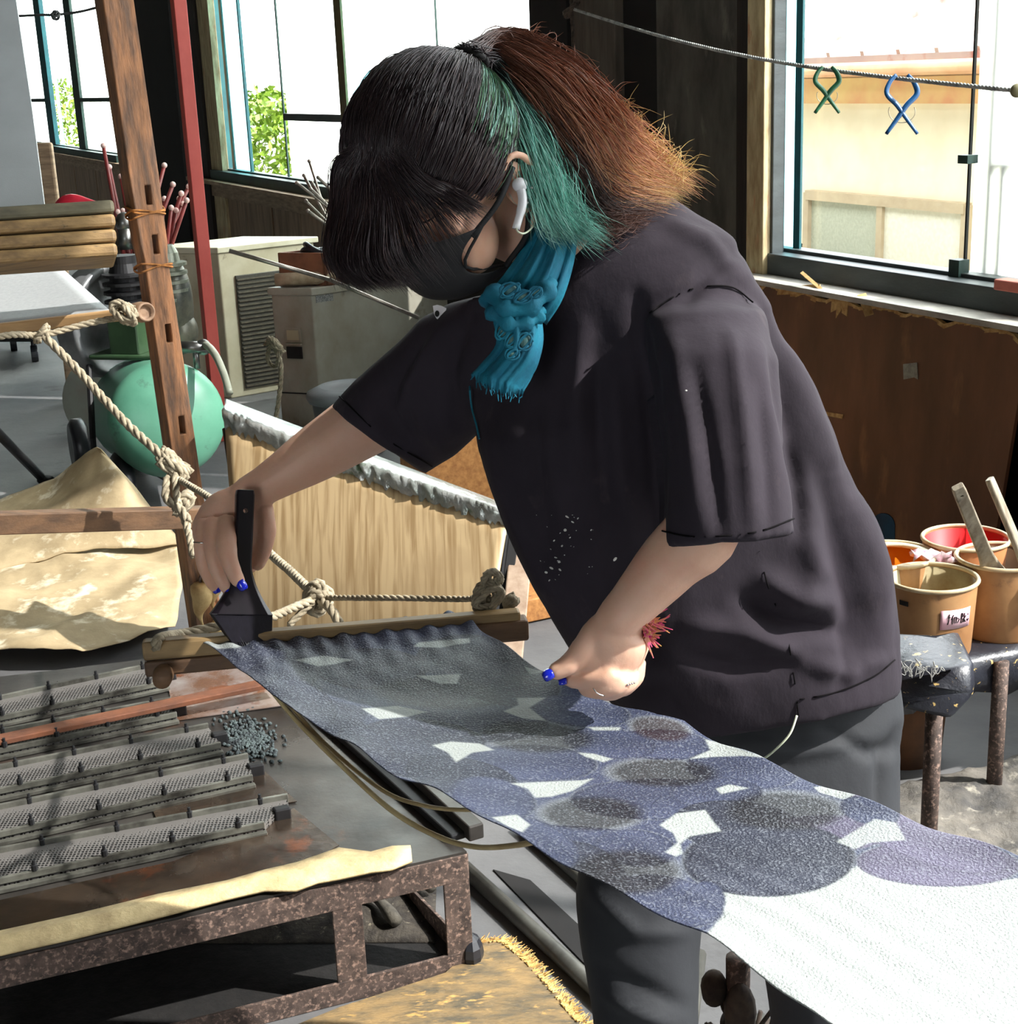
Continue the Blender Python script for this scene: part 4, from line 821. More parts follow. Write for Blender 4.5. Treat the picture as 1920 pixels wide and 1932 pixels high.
# pink label with handwriting
a_c = math.atan2(bp1[1]-0, bp1[0]-0); 
def onb(th, z, r=.0885): 
    r_ = .088*1.065*(.9+.085*z/.156)+.0012+(r-.0885); q = -math.pi/2-.14+th/.088; return bp1+np.array([r_*math.cos(q), r_*math.sin(q), z])
g = G(); g.sheet([[onb(x, z) for x in np.linspace(.006, .076, 12)] for z in (.074, .095, .116)], .0006); mk('pink_label', g, mat('pink_tape', (240, 160, 184), (248, 214, 222), 14, .5), b1, smooth=True)
strokes = [[(.0, .7), (.22, .72)], [(.12, 1), (.11, .45), (.03, .1)], [(.42, .9), (.28, .5)], [(.36, .65), (.36, .1)], [(.5, .7), (.5, .2), (.66, .2), (.66, .7), (.5, .7)], [(.76, .6), (.82, .5)], [(.76, .15), (.92, .5)],
           [(1.06, .95), (1.06, .1), (1.2, .15), (1.22, .42), (1.06, .5), (1.2, .65), (1.16, .9), (1.06, .95)], [(1.32, .9), (1.32, .1)], [(1.46, .65), (1.32, .4), (1.48, .1)], [(1.66, .75), (1.7, .68)], [(1.62, .3), (1.68, .15), (1.78, .3)]]
g = G()
for s_ in strokes: g.tube([onb(.020+x*.029, .083+y*.025, .0895) for x, y in s_], .0009, 5)
mk('handwriting', g, m_black, mk.__globals__['bpy'].data.objects['pink_label'], fix=True)
g = G(); g.sheet([[onb(x, z, .0888) for x in np.linspace(-.078, -.058, 5)] for z in (.118, .128)], .001); mk('handle_slot', g, m_black, b1)
# broad brushes standing in the buckets
m_hw = mat('worn_brush_wood', (176, 166, 146), (124, 112, 94), 14, .5, stretch=(3,3,.5), c3=(84, 78, 72), c3lo=.6, c3hi=.72, s3=9)
m_bris = mat('dyed_bristles', (50, 44, 44), (80, 66, 56), 90, .8, stretch=(4,4,.2))
def hake(name, label, tip, base, w0, w1, w2, th, sd, m, mb, bl=.03, hole=True, cat='brush', ax=None, sweep=.0, skew=0):
    tip = np.array(tip, float); base = np.array(base, float); a = nrm(base-tip); L = np.linalg.norm(base-tip); s = nrm(np.array(sd, float)-a*np.dot(sd, a)); nn_ = nrm(np.cross(a, s))
    t = thing(name, label, cat, base, None)
    rings = []
    for tt in np.linspace(0, 1, 26):
        if tt < .6: w = w0+(w1-w0)*tt/.6
        else: q_ = (tt-.6)/.4; w = w1+(w2-w1)*(q_**1.6)
        th_ = th*(1 if tt < .8 else 1+.25*(tt-.8)/.2)
        if tt == 0: w *= .9
        c = tip+a*L*tt+s*sweep*max(0, tt-.6)/.4
        rings.append([c+s*w/2*i+nn_*th_/2*j for i, j in ((-1,-.6),(-.8,-1),(.8,-1),(1,-.6),(1,.6),(.8,1),(-.8,1),(-1,.6))])
    g = G(); g.loft(rings)
    if hole:
        c = tip+a*.028; cg = G(); cg.lathe([(.0032, -.03), (.0032, .03)], c, 14, nn_); g = boolcut(g, [cg])
    mk('brush_handle', g, m, t, bevel=.0012)
    c = base+s*sweep; rg = np.random.default_rng(1); g = G(); K = 90
    tl_ = .94-.5*skew
    def br(x, k, j): w_ = w2*(.94*(1-k)+tl_*k)/2; return c+s*(x*w_+k*skew*w2*.24)+nn_*j*th*.5+a*bl*k
    g.hexa([br(-1, 0, -1), br(1, 0, -1), br(1, 0, 1), br(-1, 0, 1), br(-1, .8, -1), br(1, .8, -1), br(1, .8, 1), br(-1, .8, 1)])
    for i in range(K):
        for j in (-1, 0, 1):
            x = (i/(K-1)-.5)*2; g.tube([br(x, 0, j*.8), br(x, 1, j*.8)+s*rg.normal()*.001+nn_*rg.normal()*.001], [.0011, .0006], 4)
    mk('bristles', g, mb, t, fix=False)
    return t
hake('wide_brush', 'pale worn brush with a flared wooden handle standing in the front right bucket', D(1806, 918, 2.88), bp2+np.array([.0, -.0, .09]), .026, .030, .085, .013, (1, .25, 0), m_hw, m_bris, .05)
hake('wide_brush', 'second worn wooden brush leaning in the bucket at the right edge', D(1866, 903, 3.05), D(1950, 1100, 3.1), .022, .026, .07, .013, (.7, .7, 0), m_hw, m_bris, .05, hole=False)

# ---------------------------------------------------------------- leaning plywood board under the right window
m_board = mat('brown_hardboard', (132, 90, 66), (100, 70, 52), 3, .5, bump=.0006, bscale=40, c3=(152, 108, 72), c3lo=.58, c3hi=.72, s3=5, stretch=(1.5,1.5,.5), detail=9)
m_torn = mat('splintered_pale_wood', (222, 190, 130), (176, 132, 78), 40, .8, bump=.002, bscale=100)
topz = LZ-.022
def BW(s_, z_, o=.0): return W(s_, z_, .08+.05*(1-z_/topz)+o)
def BS(px, py): return S(px, py, .13)
sR_ = BS(1905, 800); sL_ = BS(1300, 700)
n_ = 60; rg = np.random.default_rng(12); tops = []
for i in range(n_):
    t = i/(n_-1); s_ = sL_+(sR_-sL_)*t; zt_ = topz-.012+.006*math.sin(i*.9)+.004*rg.normal()
    if t > .93: zt_ -= .06*((t-.93)/.07)**2
    tops.append((s_, zt_))
V = [BW(s_, zt_) for s_, zt_ in tops]; rb = [BW(sR_+.005, .75), BW(sR_+.03, .45), BW(sR_+.05, .2), BW(sR_+.06, 0)]; V2 = V+rb+[BW(sL_, 0)]
g = G(); m_ = len(V2); bk2 = [p-nin*.012 for p in V2]; g.add(V2+bk2, [tuple(range(m_)), tuple(range(2*m_-1, m_-1, -1))]+[(i, m_+i, m_+(i+1) % m_, (i+1) % m_) for i in range(m_)])
bd = mk('hardboard_sheet', g, m_board, label='large brown hardboard sheet with a torn top edge leaning under the right window', cat='board')
def onb0(px, py, o=.004):
    lo_, hi_ = 1.5, 7
    for _ in range(40):
        d_ = (lo_+hi_)/2; p = D(px, py, d_); z_ = p[2]; off = (p-W0).dot(nin)
        if off < .08+.05*(1-z_/topz)+o: hi_ = d_
        else: lo_ = d_
    return p
g = G()
for i in range(n_-1):
    (s0_, z0_), (s1_, z1_) = tops[i], tops[i+1]; hgt = .006+.010*abs(math.sin(i*2.3))*rg.uniform(.3, 1)
    if i in (9, 10): hgt = .06
    if i in (28, 29, 30): hgt = .055-.01*abs(i-29)
    a0 = BW(s0_, z0_-hgt, .002); a1 = BW(s1_, z1_-hgt*rg.uniform(.5, 1), .002); b0_ = BW(s0_, z0_+.003, .002); b1_ = BW(s1_, z1_+.003, .002); g.hexa([a0, a1, a1-nin*.014, a0-nin*.014, b0_, b1_, b1_-nin*.014, b0_-nin*.014])
mk('splintered_edge', g, m_torn, bd)
for (x, y, x1, y1, w) in ((1468, 548, 1545, 545, .022), (1512, 514, 1548, 545, .008), (1625, 555, 1640, 595, .02)):
    g = G(); g.beam(onb0(x, y, .03), onb0(x1, y1, .03), w*1.35, .004, CF); mk('wood_splinter', g, m_torn, bd)
g = G(); sp = BS(1716, 700); zc = D(1716, 700, 3.0)[2]; a_t = D(1716, 701, 3)
def onboard(px, py, o=.004):
    lo_, hi_ = 1.5, 7
    for _ in range(40):
        d_ = (lo_+hi_)/2; p = D(px, py, d_); z_ = p[2]; off = (p-W0).dot(nin); 
        if off < .08+.05*(1-z_/topz)+o: hi_ = d_
        else: lo_ = d_
    return p
P4 = [onboard(x, y) for x, y in ((1703, 687), (1729, 684), (1731, 716), (1724, 712), (1704, 716))]
g = G(); g.add(P4+[p-nin*.002 for p in P4], [(0,1,2,3,4), (9,8,7,6,5)]+[(i, 5+i, 5+(i+1) % 5, (i+1) % 5) for i in range(5)]); mk('grey_tape', g, mat('silver_grey_tape', (166, 168, 158), (130, 132, 124), 60, .4), bd)
P4 = [onboard(x, y) for x, y in ((1550, 776), (1590, 782), (1588, 790), (1552, 783))]; g = G(); g.add(P4+[p-nin*.002 for p in P4], [(0,1,2,3), (7,6,5,4)]+[(i, 4+i, 4+(i+1) % 4, (i+1) % 4) for i in range(4)]); mk('pale_scratch', g, m_torn, bd)
P4 = [onboard(x, y) for x, y in [(1665+22*math.cos(t), 992-24*math.sin(t)) for t in np.linspace(0, math.pi, 10)]+[(1643, 1040), (1687, 1040)]]; k_ = len(P4)
g = G(); g.add(P4+[p-nin*.002 for p in P4], [tuple(range(k_)), tuple(range(2*k_-1, k_-1, -1))]+[(i, k_+i, k_+(i+1) % k_, (i+1) % k_) for i in range(k_)]); mk('blue_stain', g, mat('blue_paint', (24, 78, 108), (30, 60, 84), 10, .6), bd)
g = G(); p = W(S(1922, 535, .02), ZS+.003, .04); g.box(p+ZUP*.012, .10, .05, .03, u, nin); mk('pink_brick', g, mat('pink_clay', (206, 122, 106), (180, 100, 88), 14, .7), bevel=.004, label='pinkish block on the window sill at the right edge', cat='block')

# ---------------------------------------------------------------- line with hanging clips
A_ = D(1078, 16, 5.7); B_ = D(1918, 171, 3.4); path = [A_*(1-t)+B_*t-ZUP*.045*math.sin(math.pi*t) for t in np.linspace(0, 1, 12)]
hl = thing('hanging_line', 'thin white-grey cord strung across the right window with a knob at its end', 'cord', A_)
mk('cord', rope(path, .006, 3), mat('grey_white_cord', (196, 200, 196), (120, 124, 124), 30, .8), hl, smooth=True, fix=False)
g = G(); g.ell(B_, .016, .012, .016); mk('end_knob', g, mat('olive_knob', (120, 116, 84)), hl, smooth=True)
mk('tied_knot', knotg(A_, .03, .009, 2, 5), mat('dark_old_rope', (92, 78, 66), (60, 52, 46), 40, .9), hl, smooth=True, fix=False)
roped('dark_rope', 'dark old rope hanging down the wall from the knot of the white-grey cord', [A_+ZUP*.3, A_, A_-ZUP*.12+CR*.004, A_-ZUP*.26+CR*.006], .008, m=mat('dark_rope_fibre', (84, 72, 62), (56, 48, 42), 40, .9))
def clip(name, label, px, py, d_, s, m, ms):
    p = D(px, py, d_); t = thing(name, label, 'clip', p, 'plastic clips on the cord')
    for sg in (-1, 1):
        pts = [p+CR*s*x*sg-CDN*s*y for x, y in ((.10, .42), (.42, .30), (.46, .05), (.22, -.10), (.08, -.30), (.06, -.45)) ]
        pts = [p+CR*s*x*sg+CDN*s*y for x, y in ((.10, -.56), (.22, -.42), (.27, -.22), (.09, -.02), (-.05, .18), (-.28, .5))]
        g = G(); g.tube(cr(pts, 5), [.0032*(1+.6*math.sin(i/25*math.pi)) for i in range(26)], 8, flat=1.5); mk('jaw', g, m, t, smooth=True)
    g = G(); g.tube([p+CR*s*.24*math.cos(q)+CDN*s*(.10+.2*math.sin(q)) for q in np.linspace(-.4, math.pi+.4, 18)], .0012, 5); mk('spring', g, ms, t, smooth=True)
m_wire = mat('spring_wire', (150, 140, 120), rough=.3, metal=.8)
clip('line_clip', 'dark green plastic clip hanging on the cord, left of the blue one', 1560, 172, 4.02, .118, mat('green_clip_plastic', (34, 96, 62), (28, 78, 52), 20, .35), m_wire)
clip('line_clip', 'blue plastic clip hanging on the cord', 1701, 200, 3.78, .142, mat('blue_clip_plastic', (16, 78, 128), (16, 64, 108), 20, .35), m_wire)
pL_ = [D(36, 30, 6.5), D(80, 28, 6.4), D(105, 28, 6.35), D(150, 22, 6.3), D(190, 12, 6.2)]
roped('barbed_line', 'thin knotted line strung across the far left window', pL_, .006, [(D(105, 28, 6.3), .018, 3)], m=mat('thin_line', (96, 100, 100), (60, 64, 64), 40, .8))

# ---------------------------------------------------------------- the dyed cloth and its bar
CZ = .84
le = [(375, 1212), (430, 1240), (480, 1285), (520, 1312), (560, 1345), (612, 1372), (700, 1432), (760, 1464), (820, 1490), (905, 1535), (1000, 1590), (1130, 1665), (1250, 1722), (1330, 1762), (1440, 1838), (1560, 1932)]
re_ = [(872, 1156), (905, 1186), (940, 1208), (985, 1240), (1040, 1275), (1100, 1300), (1180, 1332), (1240, 1355), (1290, 1362), (1360, 1398), (1450, 1440), (1600, 1498), (1750, 1556), (1830, 1582), (1920, 1618)]
LW = [Z(x, y, CZ) for x, y in le]; RW = [Z(x, y, CZ) for x, y in re_]
dl = nrm(LW[-1]-LW[-5]); 
dirc = nrm((LW[-1]-LW[6])+(RW[-1]-RW[6])); 
LW += [LW[-1]+dirc*t for t in (.1, .3, .6, .9)]; RW += [RW[-1]+dirc*t for t in (.1, .3, .6, .9)]
def resamp(Pts, ts):
    Pts = np.array(Pts); cum = np.concatenate([[0], np.cumsum(np.linalg.norm(np.diff(Pts, axis=0), axis=1))]); return np.stack([np.interp(ts*cum[-1], cum, Pts[:, k]) for k in range(3)], 1)
NU, NV = 900, 250
# match stations of the two edges by their position along the cloth direction
LL = np.array(LW); RR = np.array(RW); sl = LL@dirc; sr = RR@dirc
tt = np.linspace(0, 1, NU); su = sl[0]+(sl[-1]-sl[0])*tt; sv = sr[0]+(sr[-1]-sr[0])*tt
Lc = np.stack([np.interp(su, sl, LL[:, k]) for k in range(3)], 1); Rc = np.stack([np.interp(sv, sr, RR[:, k]) for k in range(3)], 1)
vv = np.linspace(0, 1, NV); Gd = Lc[:, None]*(1-vv)[None, :, None]+Rc[:, None]*vv[None, :, None]
dist = (su-su[0])[:, None]*np.ones(NV)[None]
across = vv[None]*np.ones(NU)[:, None]
zz = -.010*np.sin(np.pi*across)*np.clip(dist/.15, 0, 1)
zz += .0035*np.exp(-dist/.06)*np.sin(across*75+dist*60)+.0016*np.exp(-dist/.12)*np.sin(across*41-dist*30)
zz += .0022*np.sin(dist*34+across*5+2*np.sin(across*6))*np.clip(dist/.1, 0, 1)*np.exp(-((dist-.35)/.35)**2)
zz += .0008*np.sin(across*55+dist*6)*np.exp(-((dist-.95)/.22)**2)*np.exp(-((across-.25)/.28)**2)
zz += .003*np.exp(-across/.06)*np.sin(dist*48)+.003*np.exp(-(1-across)/.06)*np.sin(dist*40+1)
Gd[..., 2] += zz
px_c, py_c, _ = proj(Gd)
# dye pattern, painted on the cloth
def ss(x): x = np.clip(x, 0, 1); return x*x*(3-2*x)
WHITE = np.array(sc((166, 173, 170))[:3]); 
col = np.ones((NU, NV, 3))*WHITE
indigo = np.array(sc((60, 66, 88))[:3]); navy = np.array(sc((46, 50, 64))[:3]); charc = np.array(sc((24, 24, 29))[:3]); purp = np.array(sc((88, 84, 106))[:3]); maroon = np.array(sc((44, 32, 36))[:3])
# ellipses: centre, half axes, tilt, inner colour, rim colour
E_ = [(470, 1235, 110, 60, .2, navy), (640, 1200, 220, 50, -.05, navy), (600, 1300, 150, 60, .1, navy), (820, 1210, 160, 45, 0, indigo), (1000-100, 1252, 120, 55, .1, navy), (740, 1300, 150, 40, .05, indigo),
 (830, 1308, 145, 36, .05, charc), (960, 1290, 100, 45, .15, navy), (700, 1262, 110, 40, .0, navy), (1092, 1342, 100, 30, .1, indigo), (1245, 1375, 70, 26, .15, maroon), (650, 1375, 120, 40, .25, navy), (860, 1362, 180, 40, .03, indigo),
 (1010, 1390, 130, 36, .05, charc), (1250, 1405, 95, 30, .05, indigo), (760, 1430, 90, 36, .2, navy), (800, 1392, 120, 36, .1, navy), (1000, 1440, 130, 36, .03, indigo), (870, 1465, 110, 36, .15, navy), (1150, 1402, 90, 30, .1, indigo), (1250, 1458, 125, 32, .02, charc), (1400, 1452, 110, 38, .1, indigo),
 (930, 1505, 85, 38, .2, indigo), (1115, 1535, 118, 38, .0, charc), (1240, 1508, 170, 40, 0, indigo), (1350, 1495, 90, 30, 0, indigo), (1480, 1530, 135, 44, .02, charc), (1100, 1590, 180, 32, .08, indigo), (1200, 1600, 80, 36, .1, indigo), (1395, 1560, 130, 50, .1, navy), (1560, 1572, 120, 36, .0, purp),
 (1450, 1622, 168, 72, -.02, navy), (1185, 1645, 120, 50, .03, charc), (1200, 1720, 0, 0, 0, navy), (1260, 1700, 110, 48, .2, indigo), (1690, 1520, 90, 60, .35, purp), (1770, 1630, 160, 44, .03, purp), (1760, 1590, 160, 44, .3, purp), (1100, 1650, 90, 60, .4, navy), (1010, 1590, 90, 44, .4, indigo), (1330, 1700, 40, 38, .1, indigo), (1640, 1530, 60, 26, .2, indigo), (560, 1330, 80, 50, .4, navy), (690, 1408, 60, 34, .5, navy)]
mask = np.zeros((NU, NV)); rgc = np.random.default_rng(4)
E_.sort(key=lambda k: k[5] is charc or k[5] is maroon)
for (cx, cy, rx_, ry_, tl, c_) in E_:
    if rx_ == 0: continue
    dx = px_c-cx; dy = py_c-cy; X = dx*math.cos(tl)+dy*math.sin(tl); Y = -dx*math.sin(tl)+dy*math.cos(tl); e = np.sqrt((X/rx_)**2+(Y/ry_)**2)
    dk_ = c_ is charc or c_ is maroon; inside = ss((1.0-e)/(.35 if dk_ else .05))*(.9 if dk_ else 1); rimd = np.exp(-((e-.95)/.07)**2)*.45; core = ss(1-np.abs(Y/ry_+.15)*1.2)*.55
    body = c_*1.25*(1-core[..., None]*.5)*(1-rimd[..., None]*.6)
    a_ = inside[..., None]; col = col*(1-a_)+body*a_; mask = np.maximum(mask, inside)
def poly_mask(P):
    P = np.array(P, float); ins = np.zeros(px_c.shape, bool); j = len(P)-1; dmin = np.full(px_c.shape, 1e9)
    for i in range(len(P)):
        xi, yi = P[i]; xj, yj = P[j]; c = ((yi > py_c) != (yj > py_c)) & (px_c < (xj-xi)*(py_c-yi)/((yj-yi) or 1e-9)+xi); ins ^= c
        ab = np.array([xj-xi, yj-yi]); t_ = np.clip(((px_c-xi)*ab[0]+(py_c-yi)*ab[1])/max(ab@ab, 1e-9), 0, 1); dmin = np.minimum(dmin, np.hypot(px_c-xi-t_*ab[0], py_c-yi-t_*ab[1])); j = i
    return ss(np.where(ins, dmin, -dmin)/3+.5)
allp = [(900, 1100), (370, 1205), (340, 1300), (1330, 1765), (1366, 1725), (1340, 1690), (1290, 1672), (1340, 1660), (1450, 1692), (1540, 1680), (1585, 1650), (1620, 1632), (1720, 1668), (1850, 1668), (1960, 1650), (1960, 1500)]
pm = poly_mask(allp)
bare = (1-mask)*pm; base2 = indigo*1.15; col = col*(1-bare[..., None])+base2*bare[..., None]
gaps = [[(556, 1245), (610, 1237), (666, 1245), (630, 1253), (600, 1257), (575, 1250)], [(785, 1275), (868, 1272), (862, 1290), (830, 1290)], [(683, 1337), (750, 1332), (805, 1343), (770, 1352), (715, 1357), (700, 1348)],
 [(790, 1212), (885, 1204), (886, 1212), (830, 1222), (780, 1220)], [(975, 1317), (1030, 1316), (998, 1335), (1030, 1360), (985, 1355), (950, 1342), (978, 1330)], [(815, 1406), (850, 1399), (905, 1403), (932, 1415), (890, 1420), (860, 1438), (845, 1420)],
 [(1090, 1420), (1120, 1422), (1155, 1432), (1138, 1438), (1105, 1428)], [(1110, 1372), (1170, 1372), (1168, 1378), (1120, 1378)], [(963, 1478), (1100, 1472), (1120, 1468), (1080, 1492), (1040, 1503), (1010, 1505), (995, 1488)],
 [(928, 1542), (975, 1537), (1000, 1556), (985, 1570), (960, 1560)], [(1330, 1395), (1360, 1402), (1450, 1430), (1400, 1426), (1345, 1428), (1300, 1432), (1340, 1415)], [(1350, 1488), (1375, 1480), (1412, 1487), (1360, 1498)], [(1535, 1485), (1570, 1482), (1612, 1500), (1590, 1508), (1545, 1495)],
 [(1244, 1557), (1275, 1535), (1330, 1528), (1345, 1550), (1360, 1568), (1300, 1578), (1283, 1592), (1287, 1610), (1275, 1616), (1255, 1608), (1278, 1590), (1270, 1572)], [(1578, 1588), (1650, 1545), (1690, 1552), (1708, 1585), (1640, 1590), (1612, 1602)], [(990, 1258), (1025, 1268), (1000, 1272)],
 [(1270, 1678), (1292, 1672), (1340, 1690), (1368, 1718), (1350, 1748), (1400, 1800), (1500, 1760), (1420, 1688), (1340, 1668)], [(376, 1208), (440, 1206), (470, 1214), (448, 1222), (410, 1224)]]
for P_ in gaps:
    a_ = poly_mask(P_)[..., None]; 
    if P_[0] == (1578, 1588): a_ = a_*.8
    if P_[0] == (376, 1208): a_ = a_*.7
    if P_[0] == (1270, 1678): a_ = a_*.0
    col = col*(1-a_)+WHITE*a_
m_cloth = bpy.data.materials.new('crepe_silk'); n, l, P = nodes(m_cloth)
at = n.new('ShaderNodeAttribute'); at.attribute_name = 'Col'; tc = n.new('ShaderNodeTexCoord')
nz_ = n.new('ShaderNodeTexNoise'); nz_.inputs['Scale'].default_value = 380; nz_.inputs['Detail'].default_value = 2; l.new(tc.outputs['Object'], nz_.inputs[0])
mr_ = n.new('ShaderNodeMapRange'); mr_.inputs['From Min'].default_value = .52; mr_.inputs['From Max'].default_value = .72; mr_.inputs['To Max'].default_value = .34; l.new(nz_.outputs[0], mr_.inputs[0])
mx = n.new('ShaderNodeMix'); mx.data_type = 'RGBA'; l.new(mr_.outputs[0], mx.inputs[0]); l.new(at.outputs['Color'], mx.inputs[6]); mx.inputs[7].default_value = sc((172, 180, 190)); l.new(mx.outputs[2], P.inputs[0])
bb_ = n.new('ShaderNodeBump'); bb_.inputs['Distance'].default_value = .0014; l.new(nz_.outputs[0], bb_.inputs['Height']); l.new(bb_.outputs[0], P.inputs['Normal']); P.inputs['Roughness'].default_value = .5
g = G(); V = np.concatenate([Gd.reshape(-1, 3), Gd.reshape(-1, 3)-ZUP*.0012]); N0 = NU*NV
ii, jj = np.meshgrid(np.arange(NU-1), np.arange(NV-1), indexing='ij'); a = (ii*NV+jj).ravel(); q1 = np.stack([a, a+1, a+NV+1, a+NV], 1); q2 = np.stack([a+N0, a+NV+N0, a+NV+1+N0, a+1+N0], 1)
def strip(idx): idx = np.array(idx); return np.stack([idx[:-1], idx[1:], idx[1:]+N0, idx[:-1]+N0], 1)
e_all = [strip(np.arange(NV)), strip(np.arange(NV)+(NU-1)*NV), strip(np.arange(NU)*NV), strip(np.arange(NU)*NV+NV-1)]
g.v = V; g.f = np.concatenate([q1, q2]+e_all).tolist()
cc_ = np.concatenate([col.reshape(-1, 3)]*2)
cloth = mk('kimono_cloth', g, m_cloth, smooth=True, label='long white crepe cloth being hand-dyed with dark indigo dots, stretched across the picture', cat='cloth', col=cc_)
# bars that hold the ends
b0 = Z(268, 1232, CZ-.004); b1x = Z(983, 1172, CZ-.004)
cb = thing('stretcher_bar', 'wooden stretcher bar clamping the far end of the dyed cloth, with knotted ropes', 'wooden bar', b0)
bd_ = nrm(b1x-b0); bn_ = nrm(np.cross(ZUP, bd_)); off_ = bn_*.012
g = G(); g.beam(b0+off_, b1x+off_, .022, .026); mk('upper_lath', g, mat('tan_bar_wood', (150, 124, 84), (112, 90, 60), 14, .55, stretch=(.4,2,2)), cb, bevel=.004)
g = G(); g.beam(b0+off_-ZUP*.026-bd_*.0, b0*.3+b1x*.7+off_-ZUP*.022, .020, .022); g.beam(b1x*.85+b0*.15+off_-ZUP*.014, b1x+off_+bd_*.01-ZUP*.014, .03, .03); mk('lower_lath', g, m_bar, cb, bevel=.004)
g = G(); c = b0+off_-ZUP*.03+bd_*.025-bn_*.02; g.lathe([(.012, -.02), (.014, 0), (.010, .02)], c, 16, bn_); mk('peg', g, m_bar, cb, smooth=True)
g = G(); cE = LW[-1]*.5+RW[-1]*.5; sd = nrm(RW[-1]-LW[-1]); g.beam(cE-sd*.26, cE+sd*.26, .03, .03); mk('end_bar', g, m_bar, bevel=.004, label='wooden bar clamping the near end of the dyed cloth, outside the picture', cat='wooden bar')
for i_, sg in enumerate((-1, 1)):
    g = G(); e0 = cE+sd*.22*sg; g.tube([e0, (e0[0], e0[1], 0)], .018, 10); g.box((e0[0], e0[1], .01), .2, .2, .02); mk('support_stand', g, m_bar, label='wooden stand under the near end bar of the dyed cloth, '+('left side' if sg < 0 else 'right side')+', outside the picture', cat='stand')
# ropes of the bar
kM = D(600, 1128, 2.35); kR = Z(925, 1135, CZ+.02)+bn_*.02
roped('side_rope', 'frayed rope from the post knot down behind the hand to the middle knot', [K1, D(405, 945, 3.2), D(450, 985, 2.95), D(505, 1040, 2.75), D(550, 1080, 2.55), kM], .0085, [(kM, .020, 7)])
roped('side_rope', 'twisted rope from the middle knot to the right end of the stretcher bar', [kM, D(700, 1128, 2.25), D(800, 1129, 2.2), D(880, 1130, 2.14), kR], .005, [(kR, .021, 6), (kR+ZUP*.026+bd_*.006, .013, 4), (kR+bd_*.03-ZUP*.01, .010, 3)])
roped('side_rope', 'twisted rope from the middle knot past the brush to the left bar end', [kM, D(550, 1148, 2.28), D(500, 1168, 2.2), D(420, 1180, 2.16), D(340, 1196, 2.12), Z(300, 1205, CZ+.012), Z(294, 1222, CZ-.0), Z(292, 1250, CZ-.04), Z(302, 1268, CZ-.05), Z(322, 1262, CZ-.045)], .0075, [])
roped('rope_tail', 'stray rope end hanging from the middle knot', [kM, D(625, 1150, 2.3), D(640, 1175, 2.28)], .008)
roped('rope_tail', 'flat strap end hanging left from the middle knot', [kM, D(575, 1150, 2.32), D(545, 1180, 2.3)], .006)
# bamboo stretcher sticks under the cloth
m_bam = mat('pale_bamboo', (196, 178, 132), (160, 138, 96), 10, .4)
w1 = [D(510, 1300, 1.86), D(560, 1360, 1.84), D(640, 1440, 1.80), D(740, 1530, 1.74), D(830, 1580, 1.70), D(900, 1598, 1.66), D(970, 1595, 1.60), D(1030, 1582, 1.55), D(1080, 1560, 1.56)]
g = G(); g.tube(cr(w1, 8), .0033, 8); mk('bamboo_stretcher', g, m_bam, smooth=True, label='lower bamboo stretcher stick bowed beneath the left edge of the cloth', cat='stretcher stick', group='bamboo sticks under the cloth')
w2 = [D(530, 1310, 1.86), D(610, 1400, 1.83), D(720, 1490, 1.78), D(800, 1520, 1.75), D(880, 1528, 1.70), D(950, 1520, 1.66), D(1010, 1505, 1.66)]
g = G(); g.tube(cr(w2, 8), .0026, 8); mk('bamboo_stretcher', g, m_bam, smooth=True, label='upper bamboo stretcher stick bowed beneath the left edge of the cloth', cat='stretcher stick', group='bamboo sticks under the cloth')

# ---------------------------------------------------------------- the person
m_skin = mat('skin', (222, 180, 156), (214, 168, 142), 14, .5, bump=.0004, bscale=150, sss=.25, c3=(224, 160, 138), c3lo=.6, c3hi=.8, s3=9)
m_shirt = mat('faded_black_cotton', (40, 35, 42), (50, 44, 52), 7, .9, spec=.3, bump=.0008, bscale=70, c3=(70, 62, 66), c3lo=.62, c3hi=.8, s3=16, stretch=(1,1,.6))
m_trous = mat('charcoal_trouser_cloth', (40, 42, 46), (32, 34, 39), 6, .8, bump=.0006, bscale=60)
m_maskm = mat('black_mask_fabric', (22, 22, 25), (28, 28, 31), 20, .75, bump=.0003, bscale=300)
m_scarf = mat('turquoise_gauze', (8, 118, 142), (8, 92, 118), 22, .8, bump=.0008, bscale=220)
m_lace = mat('grey_green_lace', (96, 128, 118), (60, 104, 108), 40, .8, bump=.001, bscale=160)
m_nail = mat('cobalt_nail_polish', (18, 34, 176), rough=.12, coat=.8)
m_silver = mat('silver', (206, 206, 206), rough=.2, metal=1)
m_pearl = mat('white_earbud', (226, 226, 230), rough=.25, coat=.4)

person = thing('person', 'person with teal-streaked ponytail, black mask and tee, bending to brush the cloth', 'person', (.62, 2.0, 0))
